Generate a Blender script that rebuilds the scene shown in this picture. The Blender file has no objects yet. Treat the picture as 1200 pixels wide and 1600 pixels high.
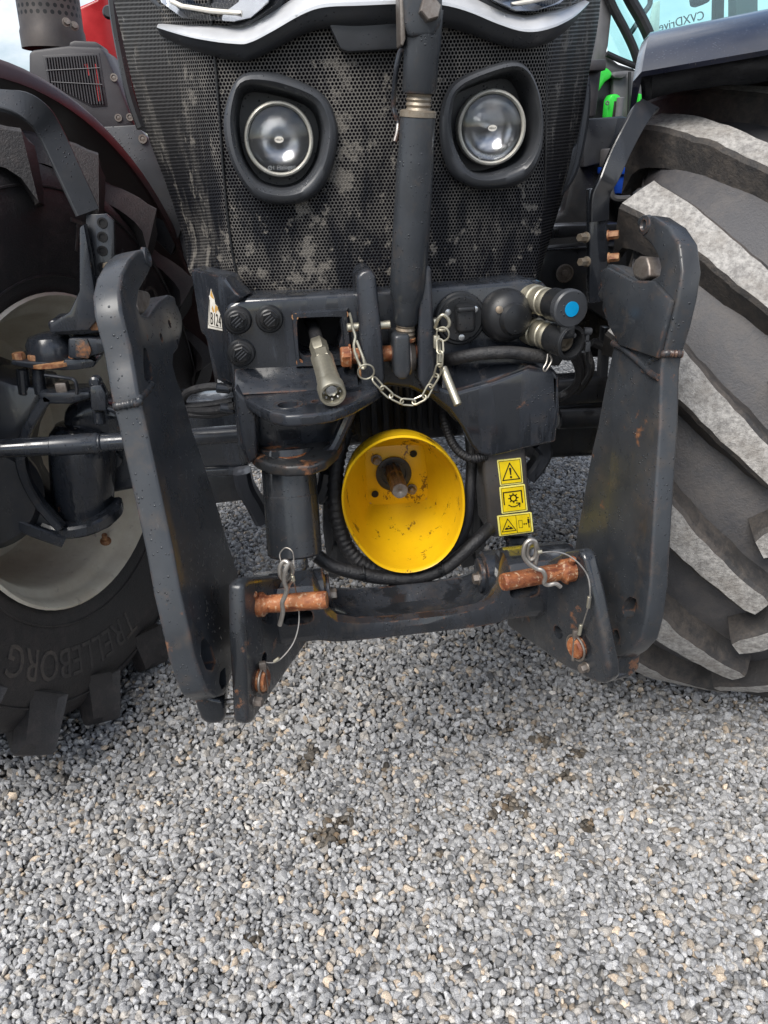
import bpy, bmesh, math, random
import numpy as np
from math import sin, cos, pi, radians, sqrt, atan2
from mathutils import Vector, Matrix

random.seed(7)
RNG = np.random.default_rng(11)
S = bpy.context.scene
COL = S.collection

# ------------------------------------------------------------------ camera
PITCH, ROLL, YAW = radians(25), radians(3), radians(6)
FPX = 1200.0                                  # focal length for a 1200 x 1600 picture
CAM = Vector((-0.184, 0.0, 1.45))
cf = Vector((sin(YAW) * cos(PITCH), cos(YAW) * cos(PITCH), -sin(PITCH)))
_r0 = Vector((cos(YAW), -sin(YAW), 0)); _u0 = _r0.cross(cf)
cr = _r0 * cos(ROLL) - _u0 * sin(ROLL); cu = _r0 * sin(ROLL) + _u0 * cos(ROLL)
cam_d = bpy.data.cameras.new("camera"); cam = bpy.data.objects.new("camera", cam_d); COL.objects.link(cam)
cam.matrix_world = Matrix(((cr.x, cu.x, -cf.x, CAM.x), (cr.y, cu.y, -cf.y, CAM.y), (cr.z, cu.z, -cf.z, CAM.z), (0, 0, 0, 1)))
cam_d.sensor_fit = 'VERTICAL'; cam_d.sensor_height = 36; cam_d.lens = 36 * FPX / 1600
cam_d.clip_start = 0.02; cam_d.clip_end = 2000
S.camera = cam

# ------------------------------------------------------------------ sky and sun
SUN_AZ, SUN_EL = radians(218), radians(50)    # azimuth from +Y, clockwise: behind the camera, to its left
w = bpy.data.worlds.new("World"); S.world = w; w.use_nodes = True
nt = w.node_tree; nt.nodes.clear()
wo = nt.nodes.new('ShaderNodeOutputWorld'); bg = nt.nodes.new('ShaderNodeBackground')
sky = nt.nodes.new('ShaderNodeTexSky'); sky.sky_type = 'NISHITA'; sky.sun_disc = False
sky.sun_elevation = SUN_EL; sky.sun_rotation = SUN_AZ
tc = nt.nodes.new('ShaderNodeTexCoord'); ns = nt.nodes.new('ShaderNodeTexNoise')
ns.inputs['Scale'].default_value = 2.2; ns.inputs['Detail'].default_value = 8; ns.inputs['Roughness'].default_value = 0.6
mpn = nt.nodes.new('ShaderNodeMapping'); mpn.inputs['Scale'].default_value = (1, 1, 2.2)
rmp = nt.nodes.new('ShaderNodeValToRGB'); rmp.color_ramp.elements[0].position = 0.42; rmp.color_ramp.elements[1].position = 0.60
mx = nt.nodes.new('ShaderNodeMix'); mx.data_type = 'RGBA'; mx.inputs[7].default_value = (9.5, 9.7, 10.2, 1)
nt.links.new(tc.outputs['Generated'], mpn.inputs[0]); nt.links.new(mpn.outputs[0], ns.inputs['Vector'])
nt.links.new(ns.outputs['Fac'], rmp.inputs[0]); nt.links.new(rmp.outputs[0], mx.inputs[0])
nt.links.new(sky.outputs[0], mx.inputs[6]); nt.links.new(mx.outputs[2], bg.inputs[0])
bg.inputs[1].default_value = 0.10
nt.links.new(bg.outputs[0], wo.inputs[0])
sd = bpy.data.lights.new("sun", 'SUN'); sd.energy = 3.0; sd.angle = radians(32); sd.color = (1, 0.96, 0.9)
so = bpy.data.objects.new("sun", sd); COL.objects.link(so)
sdir = Vector((sin(SUN_AZ) * cos(SUN_EL), cos(SUN_AZ) * cos(SUN_EL), sin(SUN_EL)))
so.rotation_euler = sdir.to_track_quat('Z', 'Y').to_euler(); so.location = (-3, -4, 6)
S.cycles.max_bounces = 5; S.cycles.diffuse_bounces = 2; S.cycles.glossy_bounces = 3; S.cycles.transmission_bounces = 6; S.cycles.caustics_reflective = False; S.cycles.caustics_refractive = False
S.view_settings.view_transform = 'Standard'; S.view_settings.look = 'None'
S.view_settings.exposure = 0.45; S.view_settings.gamma = 1.0

# ------------------------------------------------------------------ measuring: where a sight line meets a real plane of the machine
def _ray(px, py): return cf + cr * ((px - 600) / FPX) - cu * ((py - 800) / FPX)
def P(px, py, Y): d = _ray(px, py); return CAM + d * (Y / d.y)
def PZ(px, py, Z): d = _ray(px, py); return CAM + d * ((Z - CAM.z) / d.z)
def PX(px, py, X): d = _ray(px, py); return CAM + d * ((X - CAM.x) / d.x)
def PPL(px, py, o, n): d = _ray(px, py); return CAM + d * ((o - CAM).dot(n) / d.dot(n))
def Pm(pts, Y): return [P(a, b, Y) for a, b in pts]

# ------------------------------------------------------------------ mesh helpers
def put(bm, src):
    me = bpy.data.meshes.new("tmp"); src.to_mesh(me); src.free(); bm.from_mesh(me); bpy.data.meshes.remove(me)
def sharp_bevel(bm, off, seg=2, ang=28):
    if off <= 0: return
    es = [e for e in bm.edges if len(e.link_faces) == 2 and e.calc_face_angle(0) > radians(ang)]
    if es: bmesh.ops.bevel(bm, geom=es, offset=off, segments=seg, affect='EDGES', clamp_overlap=True, profile=0.5)
def prism(bm, pts, vec, bev=0.004, seg=2, vec0=None):
    """closed outline swept along vec (both Vectors, metres)"""
    t = bmesh.new(); vec = Vector(vec); n = len(pts)
    a = [t.verts.new(Vector(p) + (Vector(vec0) if vec0 else Vector())) for p in pts]
    b = [t.verts.new(Vector(p) + vec) for p in pts]
    t.faces.new(a); t.faces.new(b[::-1])
    for i in range(n): t.faces.new((a[i], b[i], b[(i + 1) % n], a[(i + 1) % n]))
    bmesh.ops.recalc_face_normals(t, faces=t.faces)
    sharp_bevel(t, bev, seg); put(bm, t)
def box(bm, c, s, bev=0.003, rot=None, seg=2):
    t = bmesh.new(); bmesh.ops.create_cube(t, size=1)
    M = Matrix.Translation(Vector(c)) @ (rot.to_4x4() if rot else Matrix()) @ Matrix.Diagonal((*s, 1))
    bmesh.ops.transform(t, matrix=M, verts=t.verts); sharp_bevel(t, bev, seg); put(bm, t)
def frame(d, ref=None):
    d = Vector(d).normalized(); ref = Vector(ref) if ref else (Vector((0, 0, 1)) if abs(d.z) < 0.95 else Vector((0, 1, 0)))
    x = ref.cross(d).normalized(); return x, d.cross(x), d
def loft(bm, loops, cap0=True, cap1=True, closed=True):
    L = [[bm.verts.new(p) for p in lp] for lp in loops]; n = len(L[0]); fs = []
    for a, b in zip(L, L[1:]):
        for i in range(n if closed else n - 1):
            j = (i + 1) % n; fs.append(bm.faces.new((a[i], a[j], b[j], b[i])))
    if closed and cap0: fs.append(bm.faces.new(L[0][::-1]))
    if closed and cap1: fs.append(bm.faces.new(L[-1]))
    bmesh.ops.recalc_face_normals(bm, faces=fs)
def lathe(bm, o, d, prof, n=32, cap0=True, cap1=True, ph=0.0):
    """prof: (radius, distance along d)"""
    x, y, d = frame(d); o = Vector(o)
    loft(bm, [[o + d * h + (x * cos(ph + 2 * pi * i / n) + y * sin(ph + 2 * pi * i / n)) * max(r, 1e-4) for i in range(n)] for r, h in prof], cap0, cap1)
def rod(bm, a, b, r, n=24, ch=None, r2=None):
    a, b = Vector(a), Vector(b); L = (b - a).length; r2 = r if r2 is None else r2; ch = min(r * .18, L * .2) if ch is None else ch
    lathe(bm, a, b - a, [(r - ch, 0), (r, ch), (r2, L - ch), (r2 - ch, L)], n)
def spline(pts, k=8, closed=False):
    pts = [Vector(p) for p in pts]; out = []; n = len(pts)
    g = (lambda i: pts[i % n]) if closed else (lambda i: pts[max(0, min(n - 1, i))])
    for i in range(n if closed else n - 1):
        p0, p1, p2, p3 = g(i - 1), g(i), g(i + 1), g(i + 2)
        for j in range(k):
            t = j / k
            out.append(0.5 * ((2 * p1) + (p2 - p0) * t + (2 * p0 - 5 * p1 + 4 * p2 - p3) * t * t + (3 * p1 - p0 - 3 * p2 + p3) * t ** 3))
    if not closed: out.append(pts[-1])
    return out
def tube(bm, pts, r, n=12, closed=False):
    pts = [Vector(p) for p in pts]; N = len(pts); loops = []; prev = None
    for i in range(N):
        if closed: d = pts[(i + 1) % N] - pts[i - 1]
        else: d = pts[min(i + 1, N - 1)] - pts[max(i - 1, 0)]
        d.normalize()
        if prev is None: x = frame(d)[0]
        else: x = (prev - d * prev.dot(d)).normalized()
        prev = x; y = d.cross(x); rr = r(i / (N - 1)) if callable(r) else r
        loops.append([pts[i] + (x * cos(2 * pi * k / n) + y * sin(2 * pi * k / n)) * rr for k in range(n)])
    if closed: loops.append(loops[0]); loft(bm, loops, False, False); bmesh.ops.remove_doubles(bm, verts=bm.verts, dist=1e-6)
    else: loft(bm, loops)
def ribbon(bm, pts, ups, wid, th, bev=0.002):
    """flat bar: pts on its centre line, ups = width directions"""
    N = len(pts); loops = []
    for i in range(N):
        d = (Vector(pts[min(i + 1, N - 1)]) - Vector(pts[max(i - 1, 0)])).normalized(); u = Vector(ups[i] if isinstance(ups, list) else ups); u = (u - d * u.dot(d)).normalized(); q = d.cross(u)
        ww = wid[i] if isinstance(wid, (list, tuple)) else wid; c = Vector(pts[i]); e = bev
        hw, ht = ww / 2, th / 2
        loops.append([c + u * a + q * b for a, b in ((-hw + e, -ht), (hw - e, -ht), (hw, -ht + e), (hw, ht - e), (hw - e, ht), (-hw + e, ht), (-hw, ht - e), (-hw, -ht + e))])
    loft(bm, loops)
def hexa(bm, o, d, r, h, wr=None, ph=0.2):
    o = Vector(o); d = Vector(d).normalized(); z = 0
    if wr: lathe(bm, o, d, [(wr, 0), (wr, h * .14), (wr * .96, h * .18)], 24); z = h * .17
    lathe(bm, o + d * z, d, [(r, 0), (r, h * .85), (r * .88, h)], 6, ph=ph)
def resample(pts, n, closed=True):
    sp = spline(pts, 10, closed); 
    if closed: sp.append(sp[0])
    L = [0]
    for a, b in zip(sp, sp[1:]): L.append(L[-1] + (b - a).length)
    out = []; j = 0
    for i in range(n):
        s = L[-1] * i / (n if closed else n - 1)
        while j < len(L) - 2 and L[j + 1] < s: j += 1
        t = (s - L[j]) / max(1e-9, L[j + 1] - L[j]); out.append(sp[j].lerp(sp[j + 1], min(t, 1)))
    return out
def text_bm(s, h, ext, sx=1.0):
    cu_ = bpy.data.curves.new("t", 'FONT'); cu_.body = s; cu_.size = h; cu_.extrude = ext; cu_.align_x = 'CENTER'; cu_.align_y = 'CENTER'; cu_.resolution_u = 3
    o = bpy.data.objects.new("t", cu_); COL.objects.link(o); bpy.context.view_layer.update()
    me = bpy.data.meshes.new_from_object(o.evaluated_get(bpy.context.evaluated_depsgraph_get()))
    bm = bmesh.new(); bm.from_mesh(me); bpy.data.objects.remove(o); bpy.data.meshes.remove(me); bpy.data.curves.remove(cu_)
    for v in bm.verts: v.co.x *= sx
    return bm
def cut(o, cutter_bm):
    """boolean difference baked into the mesh"""
    me = bpy.data.meshes.new("c"); cutter_bm.to_mesh(me); cutter_bm.free(); c = bpy.data.objects.new("c", me); COL.objects.link(c)
    m = o.modifiers.new("b", 'BOOLEAN'); m.object = c; m.operation = 'DIFFERENCE'; m.solver = 'EXACT'
    bpy.context.view_layer.update()
    nm = bpy.data.meshes.new_from_object(o.evaluated_get(bpy.context.evaluated_depsgraph_get()))
    o.modifiers.clear(); o.data = nm; bpy.data.objects.remove(c); bpy.data.meshes.remove(me); soften(nm)
def soften(me, ang=32):
    me.polygons.foreach_set('use_smooth', [True] * len(me.polygons)); me.set_sharp_from_angle(angle=radians(ang)); me.update()

MATS = {}
def mk(name, bm, mat, parent=None, ang=32):
    """one mesh object; geometry is in world metres, its origin moves to its parent thing's base"""
    bmesh.ops.remove_doubles(bm, verts=bm.verts, dist=1e-6)
    me = bpy.data.meshes.new(name); bm.to_mesh(me); bm.free(); soften(me, ang)
    for m in (mat if isinstance(mat, (list, tuple)) else [mat]): me.materials.append(MATS[m])
    o = bpy.data.objects.new(name, me); COL.objects.link(o)
    if parent is not None:
        o.parent = parent
        me.transform(Matrix.Translation(-base_of(parent)))
    return o
BASE = {}
def base_of(o):
    v = Vector()
    while o is not None:
        v += Vector(o.location); o = o.parent
    return v
def tag(o, label, cat, group=None, kind=None):
    if label: o['label'] = label
    if cat: o['category'] = cat
    if group: o['group'] = group
    if kind: o['kind'] = kind
    return o
def thing(name, loc, label, cat, group=None):
    o = bpy.data.objects.new(name, None); COL.objects.link(o); o.location = loc; o.empty_display_size = 0.05
    return tag(o, label, cat, group)
B = bmesh.new

# ------------------------------------------------------------------ materials
class N:
    def __init__(s, name):
        s.m = bpy.data.materials.new(name); s.m.use_nodes = True; s.t = s.m.node_tree; s.t.nodes.clear(); MATS[name] = s.m
        s.out = s.t.nodes.new('ShaderNodeOutputMaterial'); s.b = s.t.nodes.new('ShaderNodeBsdfPrincipled'); s.t.links.new(s.b.outputs[0], s.out.inputs[0])
        s.co = s.t.nodes.new('ShaderNodeTexCoord')
    def n(s, ty, **kw):
        o = s.t.nodes.new('ShaderNode' + ty)
        for k, v in kw.items(): setattr(o, k, v)
        return o
    def set(s, **kw):
        for k, v in kw.items():
            i = s.b.inputs[k.replace('_', ' ')]
            if hasattr(v, 'is_linked'): s.t.links.new(v, i)
            elif isinstance(v, (tuple, list)): i.default_value = (*v, 1) if len(v) == 3 else v
            else: i.default_value = v
    def link(s, a, b): s.t.links.new(a, b)
    def noise(s, sc, det=4, ro=.6, vec=None, scale3=None, co='Object', seed=0.0):
        x = s.n('TexNoise'); x.inputs['Scale'].default_value = sc; x.inputs['Detail'].default_value = det; x.inputs['Roughness'].default_value = ro
        v = vec or s.co.outputs[co]
        if scale3 or seed:
            m = s.n('Mapping'); m.inputs['Scale'].default_value = scale3 or (1, 1, 1); m.inputs['Location'].default_value = (seed, seed * .7, seed * .3); s.link(v, m.inputs[0]); v = m.outputs[0]
        s.link(v, x.inputs['Vector']); return x.outputs['Fac']
    def ramp(s, f, a, b, ca=0.0, cb=1.0):
        x = s.n('MapRange'); x.inputs[1].default_value = a; x.inputs[2].default_value = b; x.inputs[3].default_value = ca; x.inputs[4].default_value = cb; s.link(f, x.inputs[0]); return x.outputs[0]
    def mix(s, f, a, b):
        x = s.n('Mix', data_type='RGBA')
        for v, i in ((f, 0), (a, 6), (b, 7)):
            if hasattr(v, 'is_linked'): s.link(v, x.inputs[i])
            elif i == 0: x.inputs[0].default_value = v
            else: x.inputs[i].default_value = (*v, 1)
        return x.outputs[2]
    def math(s, op, a, b=0.0, c=None):
        x = s.n('Math', operation=op)
        for i, v in enumerate((a, b, c)):
            if v is None: continue
            if hasattr(v, 'is_linked'): s.link(v, x.inputs[i])
            else: x.inputs[i].default_value = v
        return x.outputs[0]
    def bump(s, h, st=.3, d=.002, nrm=None):
        x = s.n('Bump'); x.inputs['Strength'].default_value = st; x.inputs['Distance'].default_value = d; s.link(h, x.inputs['Height'])
        if nrm: s.link(nrm, x.inputs['Normal'])
        return x.outputs[0]
    def drops(s, sc=165, dens=.5, vec=None):
        """rain beads: height 0..1"""
        v = s.n('TexVoronoi'); v.inputs['Scale'].default_value = sc; v.inputs['Randomness'].default_value = 1.0
        s.link(vec or s.co.outputs['Object'], v.inputs['Vector'])
        sp = s.n('SeparateColor'); s.link(v.outputs['Color'], sp.inputs[0])
        keep = s.math('LESS_THAN', sp.outputs[0], dens)
        cl = s.ramp(s.noise(9, 4, .65), .50, .57)
        r = s.math('MULTIPLY_ADD', sp.outputs[1], .26, .10)
        q = s.math('DIVIDE', v.outputs['Distance'], r)
        h = s.math('SUBTRACT', 1.0, s.math('MULTIPLY', q, q)); h = s.math('MAXIMUM', h, 0.0); h = s.math('SQRT', h)
        return s.math('MULTIPLY', s.math('MULTIPLY', h, keep), cl)
def paint(name, col, rough=.42, rust=.0, dirt=.25, drops=True, spec=.5, wear=.0, film=True, scratch=False):
    m = N(name); nz = m.noise(9, 6); f = m.noise(160, 3)
    c = m.mix(m.ramp(nz, .3, .75), tuple(x * .72 for x in col), tuple(x * 1.25 for x in col))
    if dirt: c = m.mix(m.ramp(m.noise(22, 8, .7, seed=3.1), .52, .78, 0, dirt), c, (.10, .075, .055))
    ro = m.ramp(nz, .25, .75, rough - .1, rough + .12)
    if scratch:
        sc = m.ramp(m.noise(30, 4, .7, scale3=(3, .25, .9), seed=6), .66, .70, 0, .35); c = m.mix(sc, c, (.12, .125, .13)); c = m.mix(m.ramp(m.noise(3.2, 5, .6, seed=11), .58, .74, 0, .22), c, (.075, .066, .055))
    if film:                                        # thin wet film running in streaks
        wet = m.ramp(m.noise(7, 5, .6, scale3=(2.2, 2.2, .45), seed=8), .50, .56)
        c = m.mix(wet, c, tuple(x * .62 for x in col)); ro = m.math('MULTIPLY_ADD', wet, -.16, ro)
    if film: m.set(Coat_Weight=m.math('MULTIPLY_ADD', wet, .55, .12), Coat_Roughness=.12)
    if wear:                                        # chipped edges
        bv = m.n('Bevel', samples=3); bv.inputs['Radius'].default_value = .006
        g = m.n('NewGeometry'); dt = m.n('VectorMath', operation='DOT_PRODUCT'); m.link(bv.outputs[0], dt.inputs[0]); m.link(g.outputs['Normal'], dt.inputs[1])
        ed = m.ramp(dt.outputs['Value'], .985, .90); ed = m.math('MULTIPLY', ed, m.ramp(m.noise(26, 5, .7, seed=5), .50, .62))
        c = m.mix(m.math('MULTIPLY', ed, wear), c, (.30, .13, .055))
    if rust:
        rs = m.ramp(m.noise(13, 9, .72, seed=1.7), .66 - .12 * rust, .74 - .12 * rust)
        c = m.mix(rs, c, m.mix(m.noise(70, 4), (.14, .045, .018), (.34, .16, .07))); ro = m.math('MULTIPLY_ADD', rs, .35, ro)
    h = m.math('MULTIPLY', f, .06); nb = m.bump(h, .35, .002)
    if drops:
        dr = m.drops(); nb = m.bump(dr, .9, .0018, nb); on = m.math('GREATER_THAN', dr, .02)
        ro = m.math('MULTIPLY', ro, m.math('MULTIPLY_ADD', on, -.75, 1.0))
        c = m.mix(m.math('MULTIPLY', on, .30), c, tuple(x * .5 for x in col))
    m.set(Base_Color=c, Roughness=ro, Normal=nb, Specular_IOR_Level=spec); return m
paint('black_paint', (.028, .032, .040), .28, rust=.10, dirt=.35, wear=.45)
paint('arm_paint', (.036, .040, .046), .30, rust=.12, dirt=.6, wear=.6, film=False, scratch=True)
paint('beam_paint', (.025, .028, .034), .25, rust=.28, dirt=.5, wear=.6)
paint('clevis_paint', (.026, .029, .034), .28, rust=.50, dirt=.6, wear=.8)
paint('guard_paint', (.062, .058, .056), .34, rust=.1, dirt=.5, wear=.5, film=False)
paint('cylinder_paint', (.040, .044, .050), .26, rust=.08, dirt=.3, wear=.4)
paint('worn_paint', (.032, .034, .037), .42, rust=.75, dirt=.5, wear=.9)
paint('dark_steel', (.018, .020, .025), .42, rust=.0, dirt=.25, drops=False)
paint('axle_paint', (.024, .028, .036), .28, rust=.12, dirt=.35, drops=True)
paint('grey_plastic', (.045, .048, .054), .38, dirt=.15, film=False)
paint('box_plastic', (.042, .040, .044), .48, dirt=.2, drops=False, film=False)
paint('fender_plastic', (.052, .026, .026), .42, dirt=.2, drops=False, film=False)  # maroon tint paints a reddish reflection into the dark plastic's base colour
paint('fender_gloss', (.012, .014, .026), .16, dirt=.12, drops=True, film=False)
paint('black_plastic', (.016, .017, .019), .38, dirt=.2, film=False)
paint('cab_grey', (.11, .11, .115), .45, dirt=.15, drops=False, film=False)
paint('red_paint', (.55, .030, .035), .28, dirt=.05, drops=False, film=False)
paint('green_paint', (.03, .55, .045), .3, dirt=.1, drops=False, film=False)
paint('blue_plastic', (.012, .07, .45), .3, dirt=.1, drops=False, film=False)
paint('cyan_plastic', (.0, .30, .62), .4, dirt=.0, drops=False, film=False)
m = N('silver_trim'); m.set(Base_Color=m.mix(m.ramp(m.noise(12), .4, .7), (.62, .63, .65), (.75, .76, .78)), Metallic=.35, Roughness=.28, Normal=m.bump(m.drops(80, .5), .7, .002))
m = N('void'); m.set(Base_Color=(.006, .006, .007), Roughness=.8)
def metal(name, c1, c2, rough, met=.85, sc=40):
    m = N(name); n1 = m.noise(sc, 7, .7); m.set(Base_Color=m.mix(m.ramp(n1, .35, .7), c1, c2), Metallic=met, Roughness=m.ramp(n1, .3, .7, rough - .08, rough + .18), Normal=m.bump(m.noise(180, 4), .25, .001))
metal('lamp_metal', (.86, .84, .76), (.68, .65, .56), .3, .5)
metal('zinc', (.62, .58, .46), (.40, .37, .29), .36)
metal('steel_wire', (.55, .52, .48), (.28, .25, .22), .34)
metal('worn_steel', (.30, .27, .24), (.13, .10, .085), .42, .7)
metal('bright_steel', (.62, .63, .64), (.38, .38, .38), .22)
metal('thread_steel', (.34, .30, .24), (.16, .11, .07), .5, .6)
metal('spline_steel', (.22, .16, .12), (.07, .045, .035), .33, .7)
m = N('rust'); a = m.noise(34, 9, .75, scale3=(.5, 1, 1)); b_ = m.noise(120, 5, .7, seed=2)
c = m.mix(m.ramp(a, .40, .58), (.14, .035, .014), (.36, .13, .045)); c = m.mix(m.ramp(b_, .55, .66, 0, .85), c, (.58, .42, .27)); c = m.mix(m.ramp(m.noise(55, 6, .75, seed=9, scale3=(.35, 1, 1)), .55, .62), c, (.13, .032, .010))
m.set(Base_Color=c, Roughness=.62, Normal=m.bump(m.math('ADD', a, b_), .5, .002))
m = N('rust_bolt'); a = m.noise(60, 6, .7); m.set(Base_Color=m.mix(m.ramp(a, .4, .65), (.20, .07, .03), (.48, .27, .13)), Roughness=.6, Normal=m.bump(a, .5, .002))
# rubber
def rubber(name, dust, lvl, col=(.022, .022, .024), rough=.62):
    m = N(name); a = m.noise(5, 7, .65); b = m.noise(38, 6, .75, seed=4)
    k = m.ramp(m.math('ADD', m.math('MULTIPLY', a, .6), m.math('MULTIPLY', b, .4)), .56 - .22 * lvl, .70 - .14 * lvl, 0, min(1, .35 + lvl * .65))
    c = m.mix(k, col, dust); c = m.mix(m.ramp(m.noise(90, 5, .8, seed=6), .60, .72, 0, .5), c, tuple(x * .45 for x in dust))
    m.set(Base_Color=c, Roughness=m.math('MULTIPLY_ADD', k, .25, rough), Normal=m.bump(m.math('ADD', m.math('MULTIPLY', b, .8), m.noise(200, 4, .7)), .55, .004)); return m
rubber('rubber_dark', (.12, .098, .092), .22, col=(.034, .032, .033), rough=.45)
rubber('rubber_grey', (.15, .135, .125), .42, col=(.074, .073, .078), rough=.50)
m = N('lug_dusty'); a = m.noise(75, 8, .72); b_ = m.noise(210, 6, .75, seed=4); g_ = m.noise(9, 5, .65, seed=2)
c = m.mix(m.ramp(a, .38, .60), (.24, .23, .22), (.52, .50, .475)); c = m.mix(m.ramp(b_, .54, .66, 0, .6), c, (.17, .16, .15)); c = m.mix(m.ramp(g_, .54, .66, 0, .55), c, (.24, .215, .19))
m.set(Base_Color=c, Roughness=.85, Normal=m.bump(m.math('ADD', a, b_), .7, .006))
rubber('lug_dark', (.24, .19, .175), .38, col=(.04, .036, .036), rough=.5)
rubber('lug_side', (.17, .14, .115), .42, col=(.040, .038, .038), rough=.6)
rubber('hose', (.09, .085, .08), .25, col=(.016, .016, .018), rough=.42)
m = N('rim_paint'); a = m.noise(6, 7, .7); c = m.mix(m.ramp(a, .40, .72), (.88, .83, .70), (.68, .60, .47)); c = m.mix(m.ramp(m.noise(28, 8, .75, seed=2), .58, .75, 0, .6), c, (.16, .13, .10))
m.set(Base_Color=c, Roughness=.45, Normal=m.bump(m.noise(150, 3), .15, .001))
m = N('yellow_plastic'); a = m.noise(7, 5); c = m.mix(m.ramp(a, .35, .7), (.80, .49, .008), (.68, .39, .006))
sc_ = m.ramp(m.noise(20, 9, .78, scale3=(1, 1, .6), seed=12), .572, .60); c = m.mix(sc_, c, (.16, .08, .012))
c = m.mix(m.ramp(m.noise(60, 8, .8, seed=3), .60, .70, 0, .55), c, (.40, .21, .01))
m.set(Base_Color=c, Roughness=m.ramp(a, .3, .7, .28, .45), Normal=m.bump(m.math('ADD', m.math('MULTIPLY', sc_, -.5), m.noise(120, 4)), .15, .002))
for nm, cc in (('decal_yellow', (.85, .62, .01)), ('decal_black', (.02, .018, .012)), ('decal_white', (.78, .74, .66)), ('decal_orange', (.62, .36, .10)), ('decal_pale', (.88, .80, .22)), ('paint_red', (.6, .05, .05))):
    m = N(nm); m.set(Base_Color=m.mix(m.ramp(m.noise(60, 5), .4, .8), cc, tuple(x * .8 for x in cc)), Roughness=.4)
# lamp glass, reflector, windows
m = N('lens_glass'); m.b.inputs['Transmission Weight'].default_value = 1; m.set(Base_Color=(.98, .99, 1), Roughness=.015, IOR=1.45, Normal=m.bump(m.drops(70, .35), .5, .001))
m = N('reflector'); m.set(Base_Color=(.95, .95, .96), Metallic=.62, Roughness=.2, Normal=m.bump(m.noise(18, 2), .10, .01))
m = N('window_glass'); tr = m.n('BsdfTransparent'); tr.inputs[0].default_value = (.66, .90, .90, 1); gl = m.n('BsdfGlossy'); gl.inputs['Roughness'].default_value = .02; gl.inputs[0].default_value = (.9, .95, 1, 1)
lw = m.n('LayerWeight'); lw.inputs[0].default_value = .25; ms = m.n('MixShader'); m.link(m.math('MULTIPLY_ADD', lw.outputs['Fresnel'], .8, .06), ms.inputs[0]); m.link(tr.outputs[0], ms.inputs[1]); m.link(gl.outputs[0], ms.inputs[2]); m.link(ms.outputs[0], m.out.inputs[0])
# perforated grille: round holes in a hexagonal grid, dried mud and wet runs on the strands
m = N('grille_mesh'); uv = m.n('UVMap').outputs[0]; cell = .0064
sx = m.n('SeparateXYZ'); m.link(uv, sx.inputs[0]); U = m.math('DIVIDE', sx.outputs[0], cell); Vv = m.math('DIVIDE', sx.outputs[1], cell * 1.732)
def _d(ou, ov):
    a = m.math('SUBTRACT', m.math('FRACT', m.math('ADD', U, ou)), .5); b = m.math('MULTIPLY', m.math('SUBTRACT', m.math('FRACT', m.math('ADD', Vv, ov)), .5), 1.732)
    return m.math('SQRT', m.math('ADD', m.math('MULTIPLY', a, a), m.math('MULTIPLY', b, b)))
dd = m.math('MINIMUM', _d(0, 0), _d(.5, .5)); solid = m.ramp(dd, .335, .415)
big = m.noise(4.2, 7, .66, scale3=(1.9, 1.9, .6)); med = m.noise(17, 7, .74, scale3=(1.8, 1.8, .5), seed=5)
dust = m.ramp(m.math('ADD', m.math('MULTIPLY', big, .55), m.math('MULTIPLY', med, .45)), .49, .56)
oz = m.n('SeparateXYZ'); m.link(m.co.outputs['Object'], oz.inputs[0])
hi = m.ramp(oz.outputs[2], 1.42, 1.66, 0, .40)
c = m.mix(m.math('MINIMUM', m.math('ADD', m.math('MULTIPLY', dust, .42), hi), 1.0), (.015, .016, .020), (.20, .185, .165))
plug = m.ramp(m.math('ADD', m.math('MULTIPLY', big, .4), m.math('MULTIPLY', m.noise(30, 6, .7, seed=7), .6)), .562, .588)   # holes plugged with dry mud
c = m.mix(plug, c, (.175, .16, .14)); hole = m.math('MULTIPLY', m.math('SUBTRACT', 1.0, solid), m.math('SUBTRACT', 1.0, m.math('MULTIPLY', plug, .55)))
c = m.mix(hole, c, (.004, .004, .005))
m.set(Base_Color=c, Roughness=m.math('MULTIPLY_ADD', dust, .3, .42), Normal=m.bump(m.math('MULTIPLY', solid, 1.0), .6, .0015), Specular_IOR_Level=m.math('MULTIPLY_ADD', hole, -.5, .5))
# perforated exhaust guard
m = N('exhaust_metal'); uv = m.n('UVMap').outputs[0]; sx = m.n('SeparateXYZ'); m.link(uv, sx.inputs[0]); cell = .021
U = m.math('DIVIDE', sx.outputs[0], cell); Vv = m.math('DIVIDE', sx.outputs[1], cell * 1.732); dd = m.math('MINIMUM', _d(0, 0), _d(.5, .5))
hole = m.math('MULTIPLY', m.math('LESS_THAN', dd, .28), m.math('GREATER_THAN', sx.outputs[1], .085))
a = m.noise(8, 6, .7); c = m.mix(m.ramp(a, .35, .7), (.045, .040, .040), (.085, .072, .065)); m.set(Base_Color=m.mix(hole, c, (.006, .006, .006)), Roughness=.5, Metallic=.3)
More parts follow.
